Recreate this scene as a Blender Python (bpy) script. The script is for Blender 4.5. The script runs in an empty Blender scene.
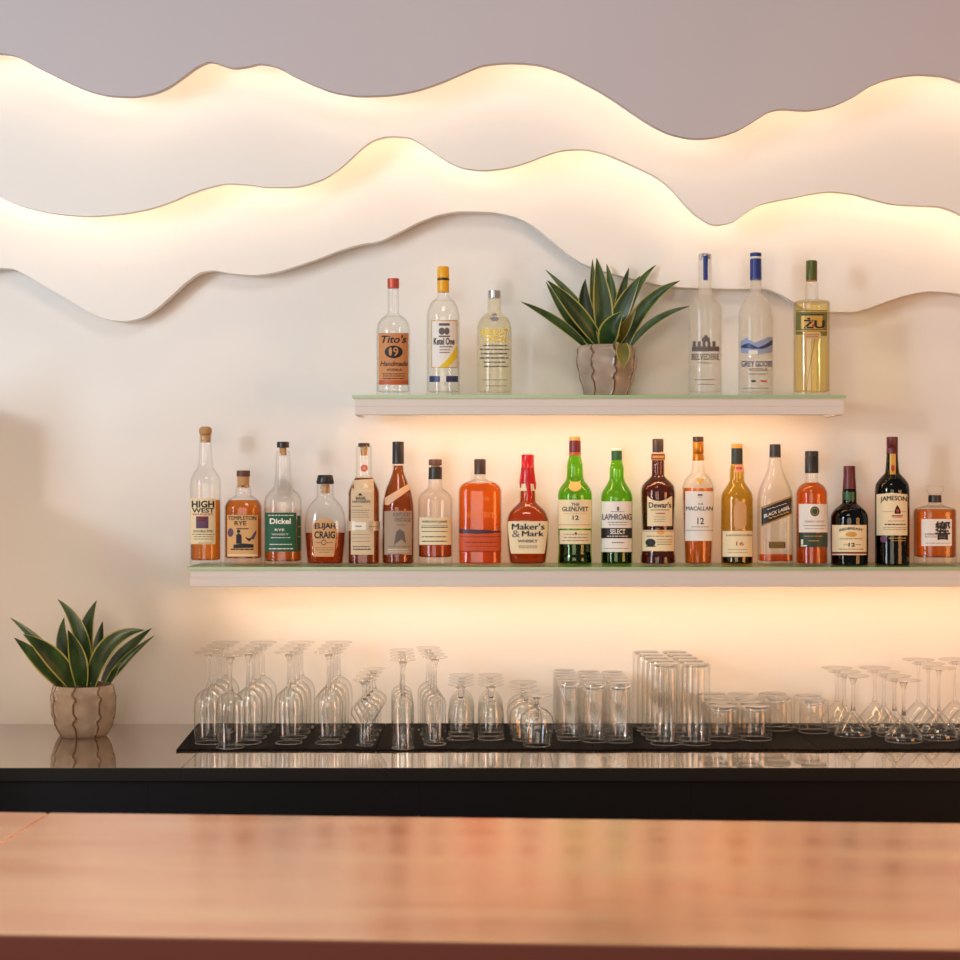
import bpy, bmesh, math, random
random.seed(7)
S = bpy.context.scene
COL = S.collection
F = 1700.0            # focal length in pixels of the 960 px frame
CZ = 1.47             # camera height
PI = math.pi

# ------------------------------------------------------------------ helpers
def lin(c):
    return tuple(((v / 255) / 12.92 if v / 255 <= .04045 else (((v / 255) + .055) / 1.055) ** 2.4) for v in c) + (1.0,)

def pbr(name, rgb, rough=.5, metal=0.0, spec=.5, coat=0.0):
    m = bpy.data.materials.new(name); m.use_nodes = True
    b = m.node_tree.nodes['Principled BSDF']
    b.inputs['Base Color'].default_value = lin(rgb)
    b.inputs['Roughness'].default_value = rough
    b.inputs['Metallic'].default_value = metal
    b.inputs['Specular IOR Level'].default_value = spec
    b.inputs['Coat Weight'].default_value = coat
    m.diffuse_color = lin(rgb)
    return m

def noise_color(m, c1, c2, scale=(6, 6, 6), detail=3, bump=0.0, rough=None, fac=(.35, .65)):
    nt = m.node_tree; N = nt.nodes; L = nt.links
    b = N['Principled BSDF']
    tc = N.new('ShaderNodeTexCoord'); mp = N.new('ShaderNodeMapping'); mp.inputs['Scale'].default_value = scale
    nz = N.new('ShaderNodeTexNoise'); nz.inputs['Scale'].default_value = 1; nz.inputs['Detail'].default_value = detail
    L.new(tc.outputs['Object'], mp.inputs['Vector']); L.new(mp.outputs['Vector'], nz.inputs['Vector'])
    cr = N.new('ShaderNodeValToRGB')
    cr.color_ramp.elements[0].position = fac[0]; cr.color_ramp.elements[1].position = fac[1]
    cr.color_ramp.elements[0].color = lin(c1); cr.color_ramp.elements[1].color = lin(c2)
    L.new(nz.outputs['Fac'], cr.inputs['Fac']); L.new(cr.outputs['Color'], b.inputs['Base Color'])
    if rough:
        mr = N.new('ShaderNodeMapRange'); mr.inputs['From Min'].default_value = .3; mr.inputs['From Max'].default_value = .7
        mr.inputs['To Min'].default_value = rough[0]; mr.inputs['To Max'].default_value = rough[1]
        L.new(nz.outputs['Fac'], mr.inputs['Value']); L.new(mr.outputs['Result'], b.inputs['Roughness'])
    if bump:
        bp = N.new('ShaderNodeBump'); bp.inputs['Strength'].default_value = bump; bp.inputs['Distance'].default_value = .002
        L.new(nz.outputs['Fac'], bp.inputs['Height']); L.new(bp.outputs['Normal'], b.inputs['Normal'])
    return m

def glassy(name, rgb, edge=.6, surf=4, rough=.02, spec=1.0, power=2.5, frost=0.0, frost_rgb=(235, 225, 210)):
    """clear or tinted glass / liquid: tint per surface, edges darkened for longer light path and refracted room shade, Schlick gloss"""
    m = bpy.data.materials.new(name); m.use_nodes = True
    nt = m.node_tree; N = nt.nodes; L = nt.links
    for n in list(N): N.remove(n)
    out = N.new('ShaderNodeOutputMaterial')
    lw = N.new('ShaderNodeLayerWeight'); lw.inputs['Blend'].default_value = .5
    pw = N.new('ShaderNodeMath'); pw.operation = 'POWER'; pw.inputs[1].default_value = power
    L.new(lw.outputs['Facing'], pw.inputs[0])
    c = lin(rgb); c1 = tuple(max(v, 1e-4) ** (1 / surf) for v in c[:3]) + (1,)
    c2 = tuple(max(v * (edge if not isinstance(edge, tuple) else edge[i]), 1e-4) ** (1 / surf) for i, v in enumerate(c[:3])) + (1,)
    mix = N.new('ShaderNodeMix'); mix.data_type = 'RGBA'
    mix.inputs[6].default_value = c1; mix.inputs[7].default_value = c2
    L.new(pw.outputs[0], mix.inputs[0])
    tr = N.new('ShaderNodeBsdfTransparent'); L.new(mix.outputs[2], tr.inputs['Color'])
    base = tr.outputs[0]
    if frost:
        df = N.new('ShaderNodeBsdfDiffuse'); df.inputs['Color'].default_value = lin(frost_rgb)
        tl = N.new('ShaderNodeBsdfTranslucent'); tl.inputs['Color'].default_value = lin(frost_rgb)
        md = N.new('ShaderNodeMixShader'); md.inputs[0].default_value = .5
        L.new(df.outputs[0], md.inputs[1]); L.new(tl.outputs[0], md.inputs[2])
        ms = N.new('ShaderNodeMixShader'); ms.inputs[0].default_value = frost
        L.new(base, ms.inputs[1]); L.new(md.outputs[0], ms.inputs[2]); base = ms.outputs[0]
    gl = N.new('ShaderNodeBsdfGlossy'); gl.inputs['Roughness'].default_value = rough
    p5 = N.new('ShaderNodeMath'); p5.operation = 'POWER'; p5.inputs[1].default_value = 5
    L.new(lw.outputs['Facing'], p5.inputs[0])
    ma = N.new('ShaderNodeMath'); ma.operation = 'MULTIPLY_ADD'
    ma.inputs[1].default_value = .8 * spec; ma.inputs[2].default_value = .04 * spec
    L.new(p5.outputs[0], ma.inputs[0])
    fin = N.new('ShaderNodeMixShader')
    L.new(ma.outputs[0], fin.inputs[0]); L.new(base, fin.inputs[1]); L.new(gl.outputs[0], fin.inputs[2])
    L.new(fin.outputs[0], out.inputs['Surface'])
    m.diffuse_color = c
    return m

def emit(name, rgb, strength):
    m = bpy.data.materials.new(name); m.use_nodes = True
    N = m.node_tree.nodes
    for n in list(N): N.remove(n)
    o = N.new('ShaderNodeOutputMaterial'); e = N.new('ShaderNodeEmission')
    e.inputs['Color'].default_value = tuple(rgb) + (1,); e.inputs['Strength'].default_value = strength
    m.node_tree.links.new(e.outputs[0], o.inputs[0])
    return m

class MB:
    def __init__(s): s.v = []; s.f = []; s.m = []
    def add(s, v, f, mi=0):
        o = len(s.v); s.v += [tuple(p) for p in v]
        for q in f: s.f.append(tuple(i + o for i in q)); s.m.append(mi)
    def box(s, x0, x1, y0, y1, z0, z1, mi=0):
        v = [(x0, y0, z0), (x1, y0, z0), (x1, y1, z0), (x0, y1, z0), (x0, y0, z1), (x1, y0, z1), (x1, y1, z1), (x0, y1, z1)]
        s.add(v, [(0, 3, 2, 1), (4, 5, 6, 7), (0, 1, 5, 4), (1, 2, 6, 5), (2, 3, 7, 6), (3, 0, 4, 7)], mi)
    def lathe(s, prof, seg=40, mi=0, shape=None, close=False):
        """prof: list of (radius, z); shape(r, z, th) -> (x, y)"""
        n = len(prof); v = []
        for r, z in prof:
            for k in range(seg):
                th = 2 * PI * k / seg
                if shape: x, y = shape(r, z, th)
                else: x, y = r * math.cos(th), r * math.sin(th)
                v.append((x, y, z))
        f = []
        for i in range(n if close else n - 1):
            a = i * seg; b = ((i + 1) % n) * seg
            for k in range(seg):
                k2 = (k + 1) % seg
                f.append((a + k, a + k2, b + k2, b + k))
        if not close:
            f.append(tuple(range(seg))[::-1]); f.append(tuple((n - 1) * seg + k for k in range(seg)))
        s.add(v, f, mi)
    def build(s, name, mats, parent=None, smooth=None, loc=(0, 0, 0), bevel=0):
        me = bpy.data.meshes.new(name); me.from_pydata(s.v, [], s.f)
        if not isinstance(mats, (list, tuple)): mats = [mats]
        for m in mats: me.materials.append(m)
        if len(mats) > 1: me.polygons.foreach_set('material_index', s.m)
        if smooth is not None:
            me.polygons.foreach_set('use_smooth', [True] * len(me.polygons))
            me.set_sharp_from_angle(angle=math.radians(smooth))
        me.update()
        o = bpy.data.objects.new(name, me); COL.objects.link(o); o.location = loc
        if parent: o.parent = parent
        if bevel:
            b = o.modifiers.new('bevel', 'BEVEL'); b.width = bevel; b.segments = 2; b.limit_method = 'ANGLE'
        return o

def tag(o, label=None, cat=None, group=None, kind=None):
    if label: o['label'] = label
    if cat: o['category'] = cat
    if group: o['group'] = group
    if kind: o['kind'] = kind
    return o

def thing(name, loc, label, cat, group=None):
    o = bpy.data.objects.new(name, None); COL.objects.link(o); o.location = loc; o.empty_display_size = .03
    return tag(o, label, cat, group)

def pchip(pts, step):
    """monotone cubic through (t, y) points, sampled densely"""
    n = len(pts); t = [p[0] for p in pts]; y = [p[1] for p in pts]
    h = [t[i + 1] - t[i] for i in range(n - 1)]; d = [(y[i + 1] - y[i]) / h[i] for i in range(n - 1)]
    m = [d[0]] + [0.0 if d[i - 1] * d[i] <= 0 else 2 * d[i - 1] * d[i] / (d[i - 1] + d[i]) for i in range(1, n - 1)] + [d[-1]]
    res = []
    for i in range(n - 1):
        k = max(1, int(round(abs(h[i]) / step)))
        for j in range(k):
            u = j / k
            h00 = 2 * u**3 - 3 * u**2 + 1; h10 = u**3 - 2 * u**2 + u; h01 = -2 * u**3 + 3 * u**2; h11 = u**3 - u**2
            res.append((t[i] + u * h[i], h00 * y[i] + h10 * h[i] * m[i] + h01 * y[i + 1] + h11 * h[i] * m[i + 1]))
    res.append((t[-1], y[-1]))
    return res

def at(x, y, Y):
    return ((x - 480) * Y / F, Y, CZ + (480 - y) * Y / F)

# ------------------------------------------------------------------ materials
M = {}
M['wall'] = noise_color(pbr('wall_paint', (238, 234, 228), .75, spec=.25), (236, 232, 226), (241, 237, 231), (1.5, 1.5, 1.5), bump=.02)
M['panel'] = noise_color(pbr('white_panel_paint', (240, 236, 230), .7, spec=.25), (238, 234, 228), (242, 238, 232), (1.2, 1.2, 1.2))
M['panel_top'] = noise_color(pbr('dimmed_panel_paint', (200, 192, 195), .7, spec=.25), (198, 190, 193), (202, 194, 197), (1.2, 1.2, 1.2))  # paint greyed to stand in for the weaker light on the top panel
M['board'] = pbr('shelf_white_lacquer', (226, 216, 206), .4)
M['shelf_glass'] = glassy('shelf_glass', (240, 250, 238), .95, 2, spec=.8)
def shelf_edge():
    return pbr('green_glass_edge', (168, 196, 148), .15)
M['glass_edge'] = shelf_edge()
M['led'] = emit('led_warm', (1.0, .72, .47), 12.5)
M['led_shelf'] = emit('led_shelf_warm', (1.0, .64, .35), 22)
M['black'] = pbr('black_lacquer', (14, 11, 11), .5, spec=.3)
M['stone'] = noise_color(pbr('stone_with_reflection', (104, 86, 68), .07, spec=1.0, coat=1.0), (98, 81, 64), (114, 95, 76), (60, 60, 60), rough=(.04, .08))  # top lightened in colour to stand in for the wall's reflection
M['stone'].node_tree.nodes['Principled BSDF'].inputs['IOR'].default_value = 1.8
M['stone_edge'] = pbr('dark_stone_edge', (38, 33, 30), .3)
M['seam'] = pbr('dark_joint', (18, 14, 12), .6)
M['rubber'] = pbr('black_rubber', (15, 11, 10), .85, spec=.12)
M['floor'] = noise_color(pbr('floor_wood', (110, 80, 60), .5), (95, 68, 50), (120, 90, 66), (2, 14, 2))
M['pot'] = noise_color(pbr('pot_glaze', (165, 145, 125), .25), (156, 138, 120), (176, 158, 140), (25, 25, 25), bump=.1)
M['pot_rim'] = pbr('pot_brown_glaze', (104, 72, 40), .3)
M['soil'] = noise_color(pbr('soil', (50, 36, 24), .95), (38, 26, 18), (66, 48, 32), (150, 150, 150), bump=.5)
M['leaf'] = noise_color(pbr('leaf_green', (40, 66, 30), .35), (28, 52, 24), (58, 86, 40), (40, 40, 14))
M['leaf_edge'] = pbr('leaf_yellow_edge', (168, 160, 78), .4)
M['leaf_old'] = noise_color(pbr('leaf_olive', (112, 104, 40), .4), (96, 88, 30), (126, 118, 50), (30, 30, 12))
# glass
M['clear'] = glassy('clear_glass', (253, 252, 249), .5, 4, spec=.6, power=3.5)
M['frosted'] = glassy('frosted_glass', (253, 251, 246), .85, 4, rough=.25, spec=.4, frost=.2, frost_rgb=(250, 246, 238))
M['frosted_lemon'] = glassy('frosted_lemon_glass', (252, 248, 232), .75, 4, rough=.2, spec=.5, frost=.17, frost_rgb=(248, 242, 214))
M['green'] = glassy('green_glass', (112, 200, 30), (.3, .55, .4), 4, power=2)
M['dark_green'] = glassy('dark_green_glass', (30, 34, 14), .4, 4)
M['olive'] = glassy('olive_glass', (206, 166, 48), (.55, .45, .3), 4, power=2)
M['black_glass'] = glassy('black_green_glass', (24, 24, 16), .4, 4)
M['water'] = glassy('water', (253, 253, 250), .85, 2, spec=.25)
M['amber'] = glassy('amber_spirit', (232, 140, 44), (.38, .2, .2), 2, spec=.3, power=1.7)
M['orange'] = glassy('orange_spirit', (234, 108, 12), (.95, 1.1, 1.2), 2, spec=.3, power=2)
M['redamber'] = glassy('red_amber_spirit', (198, 84, 22), (.4, .22, .24), 2, spec=.3, power=1.7)
M['brown'] = glassy('brown_spirit', (176, 92, 28), (.3, .18, .2), 2, spec=.3, power=1.6)
M['darkbrown'] = glassy('dark_brown_spirit', (84, 34, 16), (.3, .25, .3), 2, spec=.3, power=1.6)
M['redbrown'] = glassy('red_brown_spirit', (104, 36, 22), (.3, .25, .3), 2, spec=.3, power=2)
M['green_low'] = glassy('green_bottle_whisky', (60, 66, 20), .4, 2, spec=.3)
M['olive_low'] = glassy('olive_bottle_whisky', (190, 158, 70), .6, 2, spec=.3)
M['pale'] = glassy('pale_straw_spirit', (250, 236, 172), (.8, .7, .45), 2, spec=.3)
# stemware
M['bowl'] = glassy('thin_bowl_glass', (254, 254, 252), .62, 4, rough=.01, spec=.95, power=5)
M['rim'] = glassy('glass_rim_highlight', (252, 252, 250), .9, 2, rough=.08, spec=1.6, frost=.18, frost_rgb=(255, 252, 246))  # white mixed into the rim imitates the light it catches
sm = bpy.data.materials.new('solid_glass'); sm.use_nodes = True
_b = sm.node_tree.nodes['Principled BSDF']
_b.inputs['Transmission Weight'].default_value = 1; _b.inputs['Roughness'].default_value = .01; _b.inputs['IOR'].default_value = 1.46
_b.inputs['Base Color'].default_value = (.98, .98, .97, 1)
_n = sm.node_tree; _t = _n.nodes.new('ShaderNodeBsdfTransparent'); _m = _n.nodes.new('ShaderNodeMixShader'); _m.inputs[0].default_value = .05
_n.links.new(_b.outputs[0], _m.inputs[1]); _n.links.new(_t.outputs[0], _m.inputs[2]); _n.links.new(_m.outputs[0], _n.nodes['Material Output'].inputs['Surface'])
M['solid'] = sm
# caps, papers, inks
for n, c, r, mt in [('cork', (196, 150, 98), .8, 0), ('wood_cap', (186, 140, 88), .6, 0), ('brown_cap', (98, 62, 48), .5, 0),
                    ('black_cap', (34, 28, 28), .35, 0), ('dark_cap', (62, 42, 34), .35, 0), ('red_wax', (190, 16, 26), .25, 0),
                    ('copper_cap', (196, 84, 66), .35, .3), ('yellow_cap', (238, 172, 18), .35, 0), ('silver_cap', (200, 198, 200), .25, .8),
                    ('blue_cap', (34, 52, 128), .35, 0), ('olive_cap', (88, 96, 42), .35, .2), ('green_cap', (24, 84, 34), .35, 0),
                    ('dark_green_cap', (34, 48, 38), .4, 0), ('maroon_cap', (98, 26, 34), .35, 0), ('gold_cap', (192, 122, 32), .3, .5),
                    ('orange_top', (226, 150, 60), .4, 0), ('white_top', (236, 234, 224), .4, 0), ('brass_top', (216, 164, 84), .4, .3),
                    ('cream', (240, 222, 182), .7, 0), ('white_paper', (240, 234, 226), .7, 0), ('kraft', (214, 164, 112), .75, 0),
                    ('tan', (222, 172, 112), .7, 0), ('green_paper', (22, 88, 62), .6, 0), ('greybrown', (172, 148, 126), .7, 0),
                    ('beige', (218, 192, 156), .7, 0), ('ribbon', (226, 180, 142), .6, 0), ('belt', (206, 186, 158), .35, .3),
                    ('deep_red', (120, 30, 34), .6, 0), ('ink', (30, 24, 24), .6, 0), ('ink_grey', (104, 92, 88), .6, 0),
                    ('ink_red', (176, 60, 44), .6, 0), ('ink_gold', (206, 160, 72), .4, .2), ('ink_white', (238, 230, 214), .6, 0),
                    ('black_paper', (28, 24, 28), .45, 0), ('tito', (206, 140, 88), .65, 0), ('tito_low', (190, 92, 46), .5, 0),
                    ('yellow_ink', (240, 206, 40), .5, 0), ('blue_ink', (40, 54, 104), .4, 0), ('sky_ink', (150, 164, 196), .5, 0),
                    ('red_ink', (196, 40, 34), .5, 0), ('purple_ink', (112, 62, 96), .5, 0), ('olive_paper', (112, 110, 52), .5, 0),
                    ('orange_seal', (240, 176, 92), .5, 0), ('spot', (24, 70, 48), .5, 0), ('dark_green_paper', (36, 62, 46), .5, 0),
                    ('orange_label', (206, 78, 24), .5, 0), ('purple_strip', (70, 30, 58), .4, 0), ('emboss', (236, 134, 58), .25, 0),
                    ('pink_tab', (226, 150, 120), .6, 0), ('violet_ink', (92, 62, 92), .6, 0)]:
    M[n] = pbr(n, c, r, mt)

# ------------------------------------------------------------------ text
_tc = {}
def text2d(body, bold=0.0, shear=0.0):
    bold = bold * .65; extra = 0.0
    if 'M' in body: bold, extra = 0.0, bold     # thicken by doubling the strokes sideways
    k = (body, bold, extra, shear)
    if k in _tc: return _tc[k]
    c = bpy.data.curves.new('t', 'FONT'); c.body = body; c.offset = bold; c.shear = shear; c.resolution_u = 3
    o = bpy.data.objects.new('t', c); COL.objects.link(o)
    dg = bpy.context.evaluated_depsgraph_get()
    me = bpy.data.meshes.new_from_object(o.evaluated_get(dg))
    v = [(p.co.x, p.co.y) for p in me.vertices]; f = [tuple(p.vertices) for p in me.polygons]
    bpy.data.objects.remove(o); bpy.data.curves.remove(c); bpy.data.meshes.remove(me)
    if extra:
        n = len(v); v0, f0 = v, f; v, f = [], []
        for j in (-1, 0, 1):
            v = v + [(x + j * extra, y + j * extra * .3) for x, y in v0]; f = f + [tuple(i + (j + 1) * n for i in q) for q in f0]
    x0 = min(p[0] for p in v); x1 = max(p[0] for p in v); y0 = min(p[1] for p in v); y1 = max(p[1] for p in v)
    v = [((x - x0) / (x1 - x0), (y - y0) / (y1 - y0)) for x, y in v]
    _tc[k] = (v, f)
    return v, f

# drawing items in crop units: each returns (verts2d, faces)
def T(s, u0, u1, v0, v1, bold=.02, shear=0.0, arch=0.0, slope=0.0):
    v, f = text2d(s, bold, shear)
    return [(u0 + x * (u1 - u0), v1 + y * (v0 - v1) - arch * (1 - (2 * x - 1) ** 2) + slope * (x - .5)) for x, y in v], f
def R(u0, u1, v0, v1, n=8, slope=0.0):
    vs = []; fs = []
    for i in range(n + 1):
        u = u0 + (u1 - u0) * i / n; d = slope * (i / n - .5)
        vs += [(u, v0 + d), (u, v1 + d)]
    for i in range(n): fs.append((2 * i, 2 * i + 1, 2 * i + 3, 2 * i + 2))
    return vs, fs
def E(cu, cv, ru, rv, n=24):
    vs = [(cu, cv)]; fs = []
    for q in (.5, 1):
        for k in range(n):
            a = 2 * PI * k / n; vs.append((cu + ru * q * math.cos(a), cv - rv * q * math.sin(a)))
    for k in range(n):
        k2 = (k + 1) % n
        fs.append((0, 1 + k, 1 + k2)); fs.append((1 + k, 1 + n + k, 1 + n + k2, 1 + k2))
    return vs, fs
def RING(cu, cv, ru, rv, w=.25, n=28):
    vs = []; fs = []
    for q in (1 - w, 1):
        for k in range(n):
            a = 2 * PI * k / n; vs.append((cu + ru * q * math.cos(a), cv - rv * q * math.sin(a)))
    for k in range(n): fs.append((k, n + k, n + (k + 1) % n, (k + 1) % n))
    return vs, fs
def D(u0, u1, v, h=5, slope=0.0):
    """a line of small illegible print"""
    vs = []; fs = []; u = u0
    while u < u1:
        w = min(random.uniform(.06, .2) * (u1 - u0), u1 - u)
        a, b = R(u, u + w, v - h / 2, v + h / 2, 2)
        sl = slope * ((u + w / 2 - u0) / (u1 - u0) - .5)
        fs += [tuple(i + len(vs) for i in q) for q in b]; vs += [(x, y + sl) for x, y in a]
        u += w + .035 * (u1 - u0)
    return vs, fs
def P(*pts):
    return list(pts), [tuple(range(len(pts)))]
def interp(c, u):
    if not isinstance(c, (list, tuple)): return c
    if u <= c[0][0]: return c[0][1]
    for (a, b), (d, e) in zip(c, c[1:]):
        if u <= d: return b + (e - b) * (u - a) / (d - a) if d > a else e
    return c[-1][1]
def L(u0, u1, top, bot, nu=28, nv=6):
    vs = []; fs = []
    for i in range(nu + 1):
        u = u0 + (u1 - u0) * i / nu; a = interp(top, u); b = interp(bot, u)
        for j in range(nv + 1): vs.append((u, a + (b - a) * j / nv))
    for i in range(nu):
        for j in range(nv):
            p = i * (nv + 1) + j; fs.append((p, p + 1, p + nv + 2, p + nv + 1))
    return vs, fs

def sliced(vs, fs, du):
    """cut flat artwork into narrow vertical strips so that it can bend round a bottle"""
    if max(max(vs[i][0] for i in f) - min(vs[i][0] for i in f) for f in fs) <= du: return vs, fs
    bm = bmesh.new(); bv = [bm.verts.new((x, y, 0)) for x, y in vs]
    for f in fs:
        try: bm.faces.new([bv[i] for i in f])
        except ValueError: pass
    bmesh.ops.triangulate(bm, faces=[f for f in bm.faces if len(f.verts) > 4])
    x = min(p[0] for p in vs) + du; x1 = max(p[0] for p in vs)
    while x < x1:
        bmesh.ops.bisect_plane(bm, geom=bm.verts[:] + bm.edges[:] + bm.faces[:], plane_co=(x, 0, 0), plane_no=(1, 0, 0)); x += du
    bm.verts.index_update()
    v = [(p.co.x, p.co.y) for p in bm.verts]; f = [tuple(q.index for q in p.verts) for p in bm.faces]
    bm.free(); return v, f

# ------------------------------------------------------------------ bottles
class Bottle:
    def __init__(s, label, K, cu, prof, glass, z0, vbase, Y=3.79, dr=1.0, n=2.0, cat='bottle', name='liquor_bottle', group=None, wall=.0018, thick=4):
        s.K = K; s.Y = Y; s.z0 = z0; s.s = Y / F; ox, oy, sc = K
        cx = ox + cu / sc; s.X = (cx - 480) * s.s
        s.vb = vbase; s.sc = sc; s.dr = dr; s.n = n
        pts = [((vbase - v) / sc * s.s, hw * s.s) for v, hw in prof]      # (z, half width), from the top down
        pts = sorted(pts); pts[0] = (0.0, pts[0][1])
        s.nw = min(p[1] for p in pts); s.mw = max(p[1] for p in pts)
        s.prof = pchip(pts, .0022)
        s.root = thing(name, (s.X, Y, z0), label, cat, group)
        s.wall = wall; s.floor = thick * s.s; s.top = s.prof[-1][0]
        out = [(max(s.prof[0][1] * .9, .001), 0.0), (s.prof[0][1] * .97, .0008)] + [(r, z) for z, r in s.prof if z > .002]
        inn = [(max(r - wall, .002), z) for r, z in out if z >= s.floor]
        fl = s.half(s.floor)
        inn = [(max((fl - wall) * .9, .001), s.floor)] + inn
        mb = MB(); mb.lathe(out + inn[::-1], 44, 0, s.shape)
        # the two caps (outer bottom, inner bottom) close the shell
        mb.build('glass_body', M[glass], s.root, smooth=50)
    def zv(s, v): return (s.vb - v) / s.sc * s.s
    def half(s, z):
        p = s.prof
        if z <= p[0][0]: return p[0][1]
        for (a, b), (c, d) in zip(p, p[1:]):
            if z <= c: return b + (d - b) * (z - a) / (c - a)
        return p[-1][1]
    def sec(s, r):
        if s.mw - s.nw < 1e-6: return 1.0, 2.0
        t = min(1, max(0, (r - s.nw) / (s.mw - s.nw))); t = t * t * (3 - 2 * t)
        return 1 + (s.dr - 1) * t, 2 + (s.n - 2) * t
    def shape(s, r, z, th):
        full = s.half(z); d, n = s.sec(full)
        c, q = math.cos(th), math.sin(th)
        return (r * math.copysign(abs(c) ** (2 / n), c), r * d * math.copysign(abs(q) ** (2 / n), q))
    def liquid(s, mat, v, vlow=None):
        zl = s.zv(v); lo = s.floor + .0006 if vlow is None else s.zv(vlow)
        pr = [((s.half(lo) - s.wall - .0005) * .92, lo)]
        pr += [(r - s.wall - .0005, z) for z, r in s.prof if lo + .001 < z < zl - .0005]
        pr.append((s.half(zl) - s.wall - .0005, zl))
        mb = MB(); mb.lathe(pr, 40, 0, s.shape)
        return mb.build('liquid', M[mat], s.root, smooth=50)
    def conf(s, u, v, off):
        x = s.K[0] + u / s.K[2]; y = s.K[1] + v / s.K[2]; yf = -s.mw
        for _ in range(5):
            YY = s.Y + yf; xl = (x - 480) * YY / F - s.X; z = CZ + (480 - y) * YY / F - s.z0
            z = min(max(z, .0015), s.top)
            a = s.half(z); d, n = s.sec(a)
            t = min(.975, max(-.975, xl / a)); yf = -a * d * (1 - abs(t) ** n) ** (1 / n)
        k = 1 + off / a
        return (t * a * k, yf * (1 + off / (a * d)), z)
    def patch(s, item, name, mat, off, parent=None):
        mb = MB(); items = item if isinstance(item, list) else [item]
        for vs, fs in items:
            vs, fs = sliced(vs, fs, 1.1 * s.K[2])
            p3 = [s.conf(u, v, off) for u, v in vs]
            mb.add(p3, fs)
        o = mb.build(name, M[mat] if isinstance(mat, str) else mat, parent or s.root)
        # orient faces to the front
        me = o.data
        bad = [p for p in me.polygons if p.normal.y > 0.02]
        for p in bad: p.flip()
        sd = o.modifiers.new('thickness', 'SOLIDIFY'); sd.thickness = .00025; sd.offset = -1
        return o
    def label(s, shape, mat, inks=(), name='label', off=.0006):
        lab = s.patch(shape, name, mat, off)
        for i, (mt, items) in enumerate(inks):
            s.patch(items, 'lettering' , mt, off + .0004 + .00012 * i, lab)
        return lab
    def cap(s, name, mat, prof, shape=None, label=None):
        """prof (v, half-width px) from top to bottom; turned solid"""
        pr = [(hw * s.s, s.zv(v)) for v, hw in prof][::-1]
        e = .0006
        pr = [(max(pr[0][0] - e, .0005), pr[0][1])] + [(pr[0][0], pr[0][1] + e)] + pr[1:-1] + [(pr[-1][0], pr[-1][1] - e), (max(pr[-1][0] - 2 * e, .0005), pr[-1][1])]
        mb = MB(); mb.lathe(pr, 32)
        o = mb.build(name, M[mat], s.root, smooth=40)
        if label: o['label'] = label
        return o

Z_UP = CZ + 85 * 3.70 / F       # top of the upper shelf glass
Z_LO = CZ - 87 * 3.70 / F       # top of the lower shelf glass
GU = 'bottles on the upper shelf'; GL = 'bottles on the lower shelf'

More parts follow.
